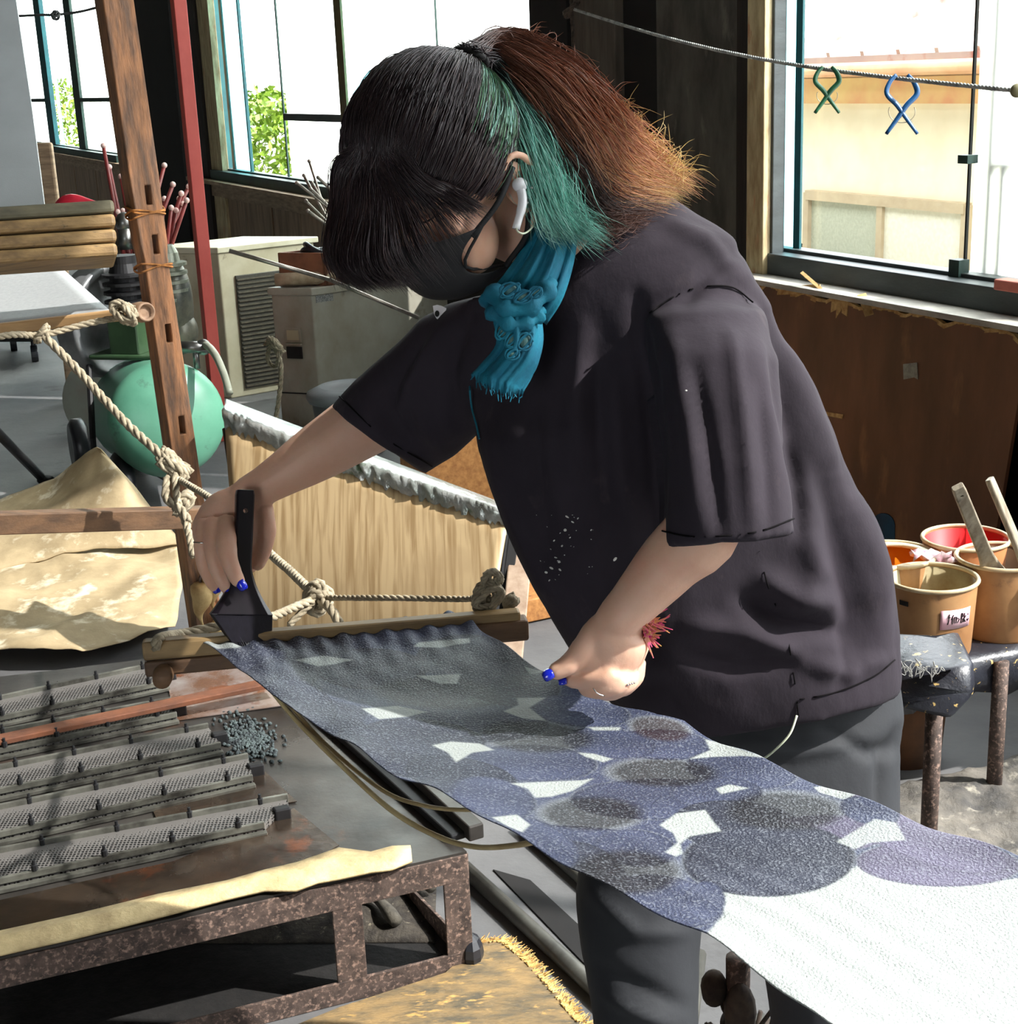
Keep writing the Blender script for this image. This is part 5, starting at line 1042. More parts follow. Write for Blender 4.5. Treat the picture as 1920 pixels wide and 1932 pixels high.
# head frame: her left, forward (face), down
HC = D(830, 320, 1.66)
def cw(r, d, f_): return CR*r+CDN*d+CF*f_
HF = nrm(cw(-.45, .75, -.49)); HD = cw(.35, .62, .70); HD = nrm(HD-HF*HD.dot(HF)); HL = nrm(cw(.829, .143, -.54)); HL = nrm(HL-HF*HL.dot(HF)-HD*HL.dot(HD))
def H(l_, f_, d_): return HC+HL*l_+HF*f_+HD*d_
body = G()
body.ell(H(0, -.012, -.02), .074, .094, .092, HL, HF, HD, 28, 20)       # skull
body.ell(H(0, .030, .045), .058, .062, .075, HL, HF, HD, 24, 16)        # face
body.ell(H(0, .045, .088), .038, .040, .030, HL, HF, HD, 20, 12)        # jaw and chin
for s_ in (-1, 1):
    body.ell(H(.036*s_, .040, .062), .030, .038, .045, HL, HF, HD, 16, 12)
    body.ell(H(.040*s_, .066, .022), .018, .014, .013, HL, HF, HD, 14, 10)   # cheekbone
    body.ell(H(.030*s_, .078, -.008), .016, .010, .012, HL, HF, HD, 14, 10)  # closed lids
    body.ell(H(.030*s_, .080, -.026), .022, .010, .007, HL, HF, HD, 14, 10)  # brow
body.loft([[H(x*w, f_, d_)+0*HL for x, w in ()] or [H(w*math.cos(t), f_+.5*w*math.sin(t), d_) for t in np.linspace(0, 2*math.pi, 11)[:-1]] for w, f_, d_ in ((.007, .080, -.02), (.009, .088, 0), (.013, .100, .022), (.016, .104, .032), (.010, .090, .044))])
body.ell(H(0, .088, .062), .022, .010, .006, HL, HF, HD, 14, 8)
body.ell(H(0, .086, .071), .020, .010, .006, HL, HF, HD, 14, 8)
for s_ in (-1, 1):       # ears
    ec = H(.086*s_, -.006, .026); ea = nrm(HL*s_*.35-HF*.94+HD*0); up_ = -HD; 
    pts = [ec+ea*(.022*math.cos(t)*(1 if t < 2.4 else .8)+.006)+up_*(.036*math.sin(t))+HL*s_*.004 for t in np.linspace(2.3, -1.75, 16)]
    body.tube(pts, [.0036+.0012*math.sin(i/15*math.pi) for i in range(16)], 8)
    body.ell(ec+ea*.006-HL*s_*.003, .018, .031, .005, ea, up_, np.cross(ea, up_), 16, 8)
    body.tube([ec+ea*(.010*math.cos(t)+.003)+up_*(.018*math.sin(t)+.002)+HL*s_*.001 for t in np.linspace(2.0, -1.3, 10)], .0028, 6)
    body.ell(ec-up_*.034+ea*.003, .008, .012, .005, ea, up_, np.cross(ea, up_), 12, 8)
# neck, trunk, hips, legs
NB = D(1130, 500, 1.80); NH = H(0, -.03, .07)
body.tube(cr([H(0, -.035, .03), NH, (NH+NB)/2+ZUP*.004, NB, D(1180, 620, 1.84)], 5), [.052, .052, .051, .050, .049, .048, .048, .048, .049, .050, .050, .052, .054, .058, .062, .065, .065, .065, .06, .06, .06], 20)
SL = D(1352, 640, 1.72); SR = D(905, 700, 1.92)
SPN = [D(1150, 560, 1.83), D(1210, 720, 1.86), D(1290, 900, 1.90), D(1380, 1080, 1.94), D(1450, 1250, 1.99), D(1480, 1400, 2.02)]
aS = nrm(SL-SR)
def fr(c, tdir, side, a, b, n=28): 
    t = nrm(tdir); s = nrm(side-t*side.dot(t)); w = np.cross(t, s); return [c+s*a*math.cos(q)+w*b*math.sin(q) for q in np.linspace(0, 2*math.pi, n+1)[:-1]]
PEL = SPN[-1].copy(); latH = nrm(np.array([.62, -.35, 0])*0+CR*.8-CF*.35+0*ZUP); latH = nrm(np.array([latH[0], latH[1], 0]))
rings = []
sp = cr(SPN, 3); 
for i, c in enumerate(sp):
    t = i/(len(sp)-1); side = nrm(aS*(1-t)+latH*t); a = np.interp(t, [0, .15, .5, .75, 1], [.08, .13, .12, .13, .135]); b = np.interp(t, [0, .15, .5, 1], [.055, .09, .085, .10]); tn = sp[min(i+1, len(sp)-1)]-sp[max(i-1, 0)]
    rings.append(fr(c, tn, side, a, b))
body.loft(rings)
LHIP = D(1555, 1470, 2.03); RHIP = D(1272, 1480, 1.98)
LKN = D(1550, 2080, 2.06); LFT = np.array([LKN[0]+.02, LKN[1]+.06, .09]); RKN = D(1205, 2060, 1.94); RFT = np.array([RKN[0]-.02, RKN[1]+.10, .09])
for hp, kn, ft in ((LHIP, LKN, LFT), (RHIP, RKN, RFT)):
    body.tube(cr([hp, hp*.5+kn*.5, kn, kn*.45+ft*.55, ft], 4), [.07, .068, .064, .06, .056, .054, .053, .052, .051, .052, .052, .050, .048, .044, .040, .038, .036], 20)
    toe = nrm(np.array([-.75, -.55, 0])); body.tube([ft+toe*-.05-ZUP*.05, ft+toe*.05-ZUP*.055, ft+toe*.13-ZUP*.06, ft+toe*.17-ZUP*.065], [.034, .038, .036, .022], 14, flat=.7)
# arms
LE = D(1330, 985, 1.62); LW = D(1168, 1168, 1.655)
body.tube(cr([SL, SL*.5+LE*.5, LE, LE*.6+LW*.4, LW], 4), [.055, .054, .052, .05, .048, .046, .045, .044, .043, .042, .040, .038, .036, .034, .031, .028, .0265], 20)
RE = D(735, 770, 2.04); RW = D(468, 935, 2.03)
body.tube(cr([SR, SR*.45+RE*.55, RE, RE*.5+RW*.5, RW], 4), [.058, .056, .054, .053, .052, .052, .052, .051, .050, .048, .046, .043, .040, .036, .031, .027, .026], 20)
def finger(g, P_, r0, r1):
    c = cr(P_, 4); n_ = len(c); rr = []
    for i in range(n_):
        t = i/(n_-1); r = r0*(1-t)+r1*t; k = 1+.07*math.exp(-((t-.36)/.07)**2)+.05*math.exp(-((t-.68)/.06)**2); r *= k
        if i == n_-1: r *= .55
        rr.append(r)
    g.tube(c, rr, 14)
NAILS = []
def nail(p, axis, normal, w, L_):
    a = nrm(axis); nn_ = nrm(normal-a*np.dot(normal, a)); s = np.cross(a, nn_); rows_ = []
    for i in range(7):
        t = i/6; ww = w*(.80+.2*math.sin(t*math.pi))*(1 if t < .85 else .8); rows_.append([p+a*L_*(t-.5)+s*ww*x+nn_*(-.34*w*(x*x)*1.6+.0005-.0012*(t-.4)**2*4) for x in np.linspace(-1, 1, 9)])
    gn = G(); gn.sheet(rows_, .0008); NAILS.append(gn)
# left hand (nearer): fist with thumb pressing the cloth edge
def DL(x, y, d_=1.66): return D(x, y, d_)
hand = G(); 
hand.ell(LW, .027, .024, .027, CR, CDN, CF)
hand.tube(cr([LW, DL(1160, 1195, 1.66), DL(1158, 1232, 1.665), DL(1166, 1262, 1.672)], 4), [.024, .0275, .031, .034, .037, .039, .040, .040, .039, .038, .036, .033, .026], 20, flat=.68, up=CF)
hand.ell(DL(1168, 1258, 1.672), .030, .026, .020, CR, CDN, CF); hand.ell(DL(1128, 1230, 1.66), .022, .030, .018, nrm(CR+CDN*.6), nrm(CDN-CR*.6), CF)
finger(hand, [DL(1122, 1196, 1.66), DL(1098, 1228, 1.652), DL(1072, 1254, 1.650), DL(1036, 1273, 1.652)], .0165, .0095)      # thumb
finger(hand, [DL(1150, 1246, 1.665), DL(1148, 1276, 1.650), DL(1112, 1281, 1.655), DL(1066, 1286, 1.67)], .0145, .0085)    # index
finger(hand, [DL(1168, 1256, 1.668), DL(1166, 1288, 1.650), DL(1130, 1302, 1.655), DL(1095, 1298, 1.675)], .0140, .0085)   # middle
finger(hand, [DL(1186, 1254, 1.672), DL(1184, 1286, 1.660), DL(1154, 1306, 1.662), DL(1126, 1306, 1.680)], .0130, .0080)   # ring
finger(hand, [DL(1200, 1246, 1.680), DL(1198, 1276, 1.672), DL(1180, 1298, 1.675), DL(1158, 1306, 1.69)], .0115, .0075)    # little
body.add(hand.v, hand.f)
nail(DL(1033, 1272, 1.6425), DL(1036, 1273)-DL(1072, 1254), -CF-CDN*.45, .0065, .0125)
nail(DL(1061, 1283, 1.658), DL(1066, 1286)-DL(1112, 1281), -CF-CDN*.9, .005, .009)
# right hand (farther): wrapped around the brush handle
def DR(x, y, d_=2.03): return D(x, y, d_)
hand = G()
hand.tube(cr([RW, DR(448, 962, 2.03), DR(428, 1000, 2.03), DR(418, 1030, 2.03)], 4), [.026, .028, .031, .036, .041, .044, .046, .047, .046, .045, .042, .038, .03], 22, flat=.62, up=CF)
hand.ell(DR(398, 1000, 2.03), .026, .034, .022, CR, CDN, CF); hand.ell(DR(480, 1000, 2.04), .024, .042, .020, CR, CDN, CF)
hand.ell(RW, .026, .024, .026, CR, CDN, CF); hand.ell(D(455, 950, 2.03), .027, .026, .022, CR, CDN, CF)
finger(hand, [DR(388, 985, 2.01), DR(381, 1028, 1.99), DR(386, 1072, 1.995), DR(408, 1115, 2.02)], .0125, .0080)       # little
finger(hand, [DR(404, 985, 2.0), DR(402, 1036, 1.972), DR(412, 1080, 1.965), DR(434, 1120, 1.97)], .0140, .0085)        # ring
finger(hand, [DR(428, 985, 1.998), DR(428, 1036, 1.955), DR(438, 1074, 1.948), DR(455, 1106, 1.95)], .0150, .0090)      # middle
finger(hand, [DR(438, 985, 2.02), DR(452, 1010, 2.035), DR(470, 1045, 2.06), DR(474, 1080, 2.07)], .0145, .0090)         # index behind
finger(hand, [DR(492, 960, 2.035), DR(500, 1000, 2.03), DR(494, 1040, 2.035), DR(480, 1075, 2.035)], .0175, .0100)       # thumb
body.add(hand.v, hand.f)
nail(DR(455, 1105, 1.9405), DR(452, 1108)-DR(434, 1078), -CF+CDN*.1, .0066, .014)
nail(DR(431, 1118, 1.961), DR(432, 1118)-DR(412, 1080), -CF+CDN*.1, .006, .011)
nail(DR(407, 1113, 2.012), DR(404, 1112)-DR(386, 1070), -CF+CDN*.1, .0055, .010)
bg_ = remesh('body', body, .0025, 5, .5)
bo = mk('body', bg_, m_skin, person, smooth=True, fix=False)
for gn in NAILS: mk('fingernail', gn, m_nail, bo, smooth=True, label='cobalt blue fingernail')
g = G()
for s_ in (-1, 1):
    g.tube([H(x, .0915-1.6*(abs(x)-.03)**2*20, -.002+((abs(x)-.03)/.016)**2*-.004) for x in [s_*v for v in np.linspace(.015, .047, 8)]], .0011, 5)
mk('eyelashes', g, m_black, bo)

# ---------------------------------------------------------------- clothes
sh = G()
def ring_px(l_, r_, d_, th, thb=None, n=36, dl=0, dr=0):     # a ring between two silhouette pixels, with front and back depth
    a = D(*l_, d_+dl); b = D(*r_, d_+dr); c = (a+b)/2; hx = (b-a)/2; thb = thb or th; out = []
    for q in np.linspace(0, 2*math.pi, n+1)[:-1]:
        x = math.cos(q); y = math.sin(q); x = np.sign(x)*abs(x)**.85; out.append(c+hx*x+CF*(thb if y > 0 else th)*y)
    return out
rings = [ring_px((1060, 470), (1195, 355), 1.79, .05, .055), ring_px((1015, 510), (1232, 352), 1.80, .07, .065), ring_px((968, 560), (1300, 392), 1.80, .075, .08), ring_px((872, 572), (1386, 452), 1.80, .092, .09, dl=.06, dr=-.04), ring_px((885, 655), (1424, 530), 1.80, .105, .10, dl=.08, dr=-.05),
 ring_px((886, 745), (1472, 650), 1.82, .118, .11, dl=.05, dr=-.02), ring_px((902, 845), (1540, 780), 1.84, .125, .11), ring_px((940, 955), (1600, 890), 1.86, .125, .115), ring_px((990, 1070), (1648, 1010), 1.88, .125, .12), ring_px((1035, 1160), (1676, 1110), 1.90, .13, .125),
 ring_px((1085, 1250), (1690, 1200), 1.92, .135, .13), ring_px((1160, 1335), (1692, 1272), 1.94, .14, .13), ring_px((1230, 1385), (1690, 1300), 1.95, .14, .13)]
# bottom hem ring drops at the front: reshape last ring so that the near side hangs lower
sh.loft(rings)
def sleeve(Lp, Rp, dps, ths, n=26, lead=None):
    rr = []
    for l_, r_, d_, t_ in zip(Lp, Rp, dps, ths): rr.append(ring_px(l_, r_, d_, t_, n=n))
    sh.loft(rr)
sleeve([(1250, 560), (1205, 610), (1212, 680), (1222, 780), (1232, 880), (1238, 960), (1240, 1032)], [(1380, 535), (1440, 600), (1470, 680), (1490, 780), (1498, 880), (1500, 950), (1500, 1006)], [1.78, 1.71, 1.67, 1.65, 1.635, 1.63, 1.63], [.04, .080, .09, .088, .086, .084, .084])
# far sleeve
sleeve([(940, 555), (850, 572), (795, 600), (745, 655), (700, 692), (662, 728), (622, 768)], [(985, 760), (930, 800), (905, 815), (880, 840), (862, 858), (834, 876), (802, 896)], [1.86, 1.90, 1.93, 1.955, 1.975, 1.99, 2.0], [.07, .085, .088, .086, .084, .082, .082])
sg = remesh('shirt', sh, .0055, 6, .6)
sg = folds(sg, [
 (-.012, 16, [(1200, 560), (1222, 700), (1236, 900), (1238, 1030)]), (-.010, 13, [(1498, 850), (1512, 960), (1506, 1010)]),
 (.010, 20, [(1270, 640), (1300, 800), (1318, 980)]), (-.008, 14, [(1310, 700), (1340, 860), (1360, 1010)]), (.007, 14, [(1380, 640), (1405, 820), (1420, 1000)]), (-.006, 12, [(1430, 720), (1448, 880), (1452, 1000)]),
 (.012, 22, [(1430, 560), (1500, 700), (1560, 860), (1600, 960)]), (-.012, 16, [(1450, 600), (1480, 760), (1510, 900)]),
 (-.022, 26, [(1565, 900), (1590, 1030), (1612, 1160), (1620, 1250)]), (.014, 22, [(1625, 950), (1655, 1080), (1668, 1200)]), (.012, 24, [(1520, 1000), (1540, 1080), (1500, 1150)]),
 (-.020, 18, [(1400, 1130), (1480, 1178), (1590, 1195)]), (.016, 22, [(1440, 1090), (1500, 1130), (1580, 1140)]), (.014, 20, [(1300, 1180), (1400, 1190), (1500, 1230)]),
 (-.010, 16, [(1290, 1230), (1380, 1260), (1480, 1250)]), (.010, 18, [(1520, 1250), (1600, 1270), (1670, 1240)]), (-.010, 14, [(1600, 1190), (1596, 1250), (1580, 1290)]),
 (.012, 24, [(1100, 620), (1090, 760), (1080, 900)]), (-.008, 18, [(1010, 760), (1010, 900), (1040, 1040)]), (.008, 18, [(1160, 700), (1170, 860), (1190, 1020)]), (-.008, 16, [(1120, 660), (1130, 820), (1140, 960)]),
 (.009, 18, [(930, 880), (980, 1000), (1040, 1120)]), (-.006, 14, [(1400, 470), (1330, 520), (1290, 570)]), (.008, 16, [(1260, 420), (1330, 450), (1400, 520)]),
 (-.009, 12, [(880, 610), (850, 700), (860, 800)]), (.009, 14, [(850, 600), (800, 680), (760, 760)]), (-.007, 12, [(800, 640), (750, 720), (720, 800)]), (.007, 12, [(770, 700), (790, 780), (830, 850)]), (-.007, 11, [(720, 700), (740, 780), (790, 850)]), (.006, 10, [(680, 730), (700, 790), (740, 840)])])
V = sg.v; nv_ = np.array([mnoise.noise(Vector(tuple(p*9)))*.004+mnoise.noise(Vector(tuple(p*24)))*.0016 for p in V]); sg.v = V+sg.n*nv_[:, None]
shirt = mk('tee_shirt', sg, m_shirt, person, smooth=True, fix=False, label='oversized faded black tee shirt')
# seams, hems
def surf(px, py, off=.0022, V=None):     # point of the shirt surface seen at a pixel
    V = sg.v if V is None else V; x, y, d_ = proj(V) if V is not sg.v else SPX; m = (np.abs(x-px) < 7) & (np.abs(y-py) < 7)
    if not m.any(): return None
    dd = d_[m]; return D(px, py, np.partition(dd, min(2, len(dd)-1))[min(2, len(dd)-1)]-off)
SPX = proj(sg.v)
def seamline(pts, r=.0011):
    P_ = [surf(x, y) for x, y in [tuple(p) for p in cr([np.array(q, float) for q in pts], 8)]]; P_ = [p for p in P_ if p is not None]; return P_
m_seam = mat('black_stitching', (20, 18, 20), rough=.95, spec=.1); g = G()
for pts in ([(1225, 590), (1270, 560), (1320, 542), (1380, 542), (1420, 570)], [(1242, 1000), (1300, 1012), (1380, 1010), (1440, 1000), (1498, 978)], [(1430, 1030), (1450, 1110), (1482, 1190), (1498, 1280), (1506, 1352)],
            [(1508, 1320), (1580, 1305), (1650, 1275), (1688, 1245)], [(640, 748), (720, 822), (815, 880)]):
    P_ = seamline(pts); 
    if len(P_) > 3: g = G(); g.tube(P_, .0010, 5); mk('stitching', g, m_seam, shirt, smooth=True, fix=False)
# splashes of white paint and the eye badge
m_spl = mat('dried_white_paint', (214, 214, 208)); g = G(); rg = np.random.default_rng(21)
spots = [(1160, 1055, 4), (1048, 1052, 3), (1040, 1072, 4), (1030, 1080, 3), (1056, 1075, 3), (1036, 1095, 2), (1066, 1000, 3), (1080, 985, 3), (1100, 990, 2), (1115, 1000, 2), (1070, 975, 4), (1060, 1030, 2), (1045, 1020, 2), (1055, 1060, 3), (1200, 1048, 3), (1294, 737, 2), (1292, 655, 2), (1297, 790, 2), (1090, 978, 2), (1028, 1060, 2)]
spots += [(rg.uniform(1010, 1120), rg.uniform(970, 1110), rg.uniform(.8, 1.8)) for _ in range(26)]
for x, y, r_ in spots:
    p = surf(x, y, .0006)
    if p is not None: g.ell(p, r_*.0007, r_*.0004*rg.uniform(.6, 1.6), .0005, nrm(CR+CDN*rg.uniform(-.6, .6)), CDN, CF, 7, 5)
mk('paint_splashes', g, m_spl, shirt, smooth=True, fix=False, label='flecks of dried white paint')
p = surf(829, 590, .003); g = G()
if p is not None:
    P_ = [p+CR*x*.0007+CDN*y*.0007-CF*0 for x, y in ((-12, -12), (-4, -14), (4, -12), (12, -8), (11, 2), (6, 10), (0, 14), (-6, 10), (-10, 2))]; g.add([q-CF*.001 for q in P_]+[q+CF*.002 for q in P_], [tuple(range(9)), tuple(range(17, 8, -1))]+[(i, 9+i, 9+(i+1) % 9, (i+1) % 9) for i in range(9)]); bdg = mk('eye_badge', g, m_pearl, shirt, label='white eye-shaped print')
    g = G(); g.ell(p-CF*.002+CDN*.0015-CR*.003, .003, .0042, .001, CR, CDN, CF, 12, 6); mk('pupil', g, m_black, bdg) if False else mk('badge_pupil', g, m_black, shirt)
# trousers
tr_ = G()
rings = [fr(PEL+ZUP*.14, -ZUP, latH, .145, .10), fr(PEL+ZUP*.04, -ZUP, latH, .168, .125), fr(PEL-ZUP*.05, -ZUP, latH, .178, .130), fr(PEL-ZUP*.12, -ZUP, latH, .180, .125)]
tr_ = G(); tr_.loft([ring_px((1180, 1300), (1680, 1220), 1.985, .11, .11), ring_px((1180, 1380), (1692, 1290), 2.0, .115, .12), ring_px((1165, 1440), (1699, 1350), 2.0, .12, .125), ring_px((1150, 1510), (1696, 1450), 2.0, .12, .12), ring_px((1135, 1600), (1690, 1540), 1.99, .11, .115)])
tr_.loft([ring_px((1125, 1480), (1440, 1480), 1.97, .10, .10), ring_px((1090, 1600), (1370, 1600), 1.95, .098, .10), ring_px((1085, 1700), (1325, 1700), 1.93, .09, .09), ring_px((1095, 1800), (1312, 1800), 1.92, .085, .085), ring_px((1115, 1932), (1312, 1932), 1.92, .08, .08),
          ring_px((1120, 2060), (1300, 2060), 1.93, .075, .075), [p*[1, 1, 0]+ZUP*.12 for p in ring_px((1120, 2060), (1290, 2060), 2.0, .07, .07)]])
tr_.loft([ring_px((1400, 1480), (1696, 1440), 2.02, .10, .11), ring_px((1425, 1600), (1690, 1580), 2.03, .10, .105), ring_px((1435, 1720), (1680, 1700), 2.04, .095, .10), ring_px((1440, 1830), (1660, 1820), 2.04, .09, .09), ring_px((1455, 1950), (1640, 1950), 2.05, .085, .085),
          ring_px((1465, 2060), (1630, 2060), 2.05, .08, .08), [p*[1, 1, 0]+ZUP*.12 for p in ring_px((1465, 2060), (1620, 2060), 2.1, .07, .07)]])
tg = remesh('trousers', tr_, .007, 6, .6)
tg = folds(tg, [(.010, 16, [(1400, 1400), (1500, 1420), (1620, 1400)]), (-.010, 14, [(1560, 1380), (1640, 1420), (1690, 1410)]), (-.012, 12, [(1690, 1380), (1665, 1440), (1655, 1540)]), (.008, 16, [(1110, 1680), (1200, 1760), (1290, 1760)]), (-.008, 16, [(1120, 1820), (1200, 1860), (1290, 1900)]), (.008, 12, [(1140, 1880), (1200, 1910), (1260, 1932)])])
V = tg.v; nv_ = np.array([mnoise.noise(Vector(tuple(p*8)))*.006 for p in V]); tg.v = V+tg.n*nv_[:, None]
mk('trousers', tg, m_trous, person, smooth=True, fix=False, label='charcoal work trousers')
for i, ft in enumerate((LFT, RFT)):
    g = G(); toe = nrm(np.array([-.75, -.55, 0])); g.tube([ft+toe*-.075-ZUP*.045, ft+toe*0-ZUP*.04, ft+toe*.08-ZUP*.048, ft+toe*.16-ZUP*.058, ft+toe*.195-ZUP*.066], [.036, .047, .046, .040, .024], 18, flat=.8)
    g.tube([ft-ZUP*.03, ft+ZUP*.05], [.05, .052], 16); mk('shoe', remesh('shoe', g, .005, 3), m_rubber, person, smooth=True, fix=False)
# mask, hugging the lower face
rows_ = []; sides = []
for i in range(17):
    a0 = -1+2*i/16; row = []
    for j in range(13):
        t = j/12; a = a0*float(np.interp(t, [0, .12, .3, .5, .7, .85, 1], [.80, .62, .52, .55, .74, .92, .9])); d_ = .018+.108*t; d_ += .020*abs(a)**1.5*(1-t)-.0*t; w = .081*(1-.18*t-.35*max(0, t-.6))*math.sin(a*1.36)/math.sin(1.36)
        depth = .111-.100*(1-math.cos(a*1.36)) - .020*max(0, t-.55)*2-.006*(1-t); depth += .008*math.exp(-(a/.2)**2)*math.exp(-((t-.25)/.3)**2)
        row.append(H(w, depth-.03*max(0, t-.8)*5*.6, d_))
    rows_.append(row)
g = G(); g.sheet(rows_, .002); mask_o = mk('face_mask', g, m_maskm, person, smooth=True, label='black fabric face mask')
sb = mask_o.modifiers.new('sub', 'SUBSURF'); sb.levels = sb.render_levels = 1
earL = H(.086, -.006, .026)
g = G(); m_top = rows_[16][1]; m_bot = rows_[16][10]
et = earL-HD*.024-HF*.004+HL*.006; eb = earL+HD*.030-HF*.006+HL*.004
g.tube(cr([m_top, m_top*.5+et*.5+HL*.008, et], 6), .0022, 6, flat=1.6); g.tube(cr([m_bot, m_bot*.5+eb*.5+HL*.012, eb, eb-HF*.016-HD*.015], 6), .0022, 6, flat=1.6)
g.tube(cr([rows_[16][0], rows_[16][5]+HL*.001, rows_[16][12]], 4), .002, 6)
mk('ear_loop', g, m_maskm, mask_o, smooth=True)
# earbud, earrings, cable
g = G(); p = earL+HL*.012-HD*.006+HF*.004; g.ell(p, .0085, .0085, .008); g.tube(cr([p, p+CDN*.020+CR*.003-CF*.003, D(973, 432, proj(p)[2]-.004)], 6), [.0052]*9+[.0045]*4, 10)
eb_o = mk('earbud', g, m_pearl, person, smooth=True, label='white earbud in the left ear')
pc0 = D(973, 430, proj(p)[2]-.004); g = G(); g.tube(cr([pc0, D(978, 438, 1.60), D(990, 440, 1.61), D(1004, 428, 1.63), D(1012, 408, 1.66)], 6), .0011, 6)
mk('earbud_cable', g, mat('pale_cable', (214, 222, 196), rough=.4), eb_o, smooth=True, fix=False); g = G(); g.tube(cr([D(1503, 1350, 1.80), D(1490, 1384, 1.795), D(1465, 1412, 1.80), D(1440, 1432, 1.82), D(1425, 1440, 1.84)], 6), .0016, 6); mk('lower_cable', g, mat('cream_cable', (214, 222, 196), rough=.4), eb_o, smooth=True, fix=False)
g = G(); 
for dx, dy in ((16, 2), (14, 22), (8, 30)): 
    q_ = earL+HL*.012; x, y, d_ = proj(q_); g.ell(D(x+dx, y+dy, d_-.004), .0018, .0018, .0018, n=8, m=6)
mk('ear_studs', g, m_silver, person, smooth=True, fix=False)
g = G(); c = DR(384, 1024, 1.99); g.tube([c+nrm(CR)*.0135*math.cos(t)+CF*.0135*math.sin(t)+CDN*.0008*math.cos(t) for t in np.linspace(0, 2*math.pi, 25)], .0008, 6); mk('finger_ring', g, m_silver, person, smooth=True, label='thin silver ring on the far hand')
g = G(); c0 = DL(1184, 1288, 1.655)
for k in range(7): g.ell(DL(1171+k*4.2, 1296-k*1.3, 1.641+.0012*abs(k-3)), .0013, .0013, .0013, n=8, m=6)
g.tube(cr([DL(1118, 1298, 1.642), DL(1128, 1309, 1.640), DL(1140, 1313, 1.642)], 4), .0007, 5); mk('finger_ring', g, m_silver, person, smooth=True, fix=False, label='beaded silver ring on the near hand')
g = G(); rg = np.random.default_rng(6); pk = G(); 
for i in range(90):
    a0 = rg.uniform(0, 6.28); c = D(1219+6*math.cos(a0), 1180+18*math.sin(a0)+rg.normal()*3, 1.655+.006*rg.normal()); pk.tube([c, c+np.array(cw(rg.normal()*.007+.011, rg.normal()*.009, -.002))], [.0019, .0005], 5)
mk('scrunchie_bracelet', pk, mat('magenta_tinsel', (206, 30, 130), (190, 150, 50), 120, .4), person, fix=False, label='frilly magenta and yellow wrist band')
# scarf
sc_ = G()
def strand_sheet(Lp, Rp, dps, amp, fr_, th=.0022, nc=34):
    L_ = cr([D(x, y, d_) for (x, y), d_ in zip(Lp, dps)], 5); R_ = cr([D(x, y, d_) for (x, y), d_ in zip(Rp, dps)], 5); rows = []
    for i, (a, b) in enumerate(zip(L_, R_)):
        row = []
        for k in range(nc):
            t = k/(nc-1); bulge = .028*math.sin(math.pi*t); row.append(a*(1-t)+b*t-CF*(bulge+amp*math.sin(t*fr_+i*.12)+amp*.5*math.sin(t*fr_*2.3+i*.3)))
        rows.append(row)
    return rows
r1 = strand_sheet([(1012, 418), (985, 470), (950, 520), (918, 556)], [(1090, 400), (1084, 480), (1062, 560), (1030, 612)], [1.70, 1.685, 1.68, 1.70], .0045, 21)
g = G(); g.sheet(r1, .002); scarf = mk('scarf', g, m_scarf, person, smooth=True, label='turquoise gauze scarf with a frayed hem')
r2 = strand_sheet([(925, 545), (930, 600), (936, 650), (905, 690), (890, 706)], [(1020, 590), (1024, 640), (1016, 680), (1004, 710), (985, 742)], [1.68, 1.67, 1.672, 1.68, 1.685], .004, 17)
for k in range(len(r2[-1])): r2[-1][k] = r2[-1][k]+CDN*(.004*math.sin(k*2.7)+.010*math.sin(k/33*math.pi))
g = G(); g.sheet(r2, .0018); mk('scarf_tail', g, m_scarf, scarf, smooth=True)
g = G(); g.tube(cr([D(930, 548, 1.655), D(945, 575, 1.64), D(985, 582, 1.64), D(1020, 560, 1.65), D(1040, 530, 1.66)], 6), [.011+.003*math.sin(i) for i in range(25)], 10); g.tube(cr([D(918, 560, 1.66), D(930, 590, 1.645), D(965, 612, 1.64), D(1005, 604, 1.65), D(1020, 585, 1.66)], 6), [.008+.003*math.sin(i*1.3) for i in range(25)], 10)
mk('scarf_knot', g, m_scarf, scarf, smooth=True)
g = G(); g2 = G(); rg = np.random.default_rng(14)
for (x, y, w, h_) in ((962, 548, 16, 12), (985, 560, 14, 10), (1010, 552, 10, 8), (948, 622, 12, 16), (966, 640, 12, 14), (990, 645, 14, 16), (966, 668, 10, 8), (980, 610, 9, 10)):
    zd = 1.627 if y < 600 else 1.6405; rows = [[D(x+w*a*(1-abs(b_)*.4), y+h_*b_*(1-abs(a)*.4), zd+.004*a*a+.003*b_*b_) for a in np.linspace(-1, 1, 6)] for b_ in np.linspace(-1, 1, 6)]; g.sheet(rows, .0012)
for (x, y, w, h_) in ((962, 548, 20, 15), (985, 560, 18, 13), (1010, 552, 13, 11), (948, 622, 15, 20), (966, 640, 15, 17), (990, 645, 18, 20), (966, 668, 13, 11), (980, 610, 12, 13)):
    for k in range(3):
        f1 = rg.uniform(.6, 1.05); g2.tube([D(x+w*f1*math.cos(t+k), y+h_*f1*math.sin(t+k*.5), (1.624 if y < 600 else 1.6385)+.003*f1) for t in np.linspace(0, 6.28, 14)], .0014, 5)
mk('lace_edging', g2, m_scarf, scarf, smooth=True, fix=False)
mk('lace_patches', g, m_lace, scarf, smooth=True, fix=False, label='grey-green openwork lace patches')
g = G()
for k in range(34):
    p = r2[-1][k]; g.tube([p, p+CDN*rg.uniform(.003, .008)+CR*rg.normal()*.002], [.0008, .0004], 4)
tp_ = [surf(x, y, .002) for x, y in ((890, 706), (886, 730), (890, 770), (898, 800), (904, 828))]; tp_ = [q for q in tp_ if q is not None]
mk('frayed_fringe', g, m_scarf, scarf, fix=False)
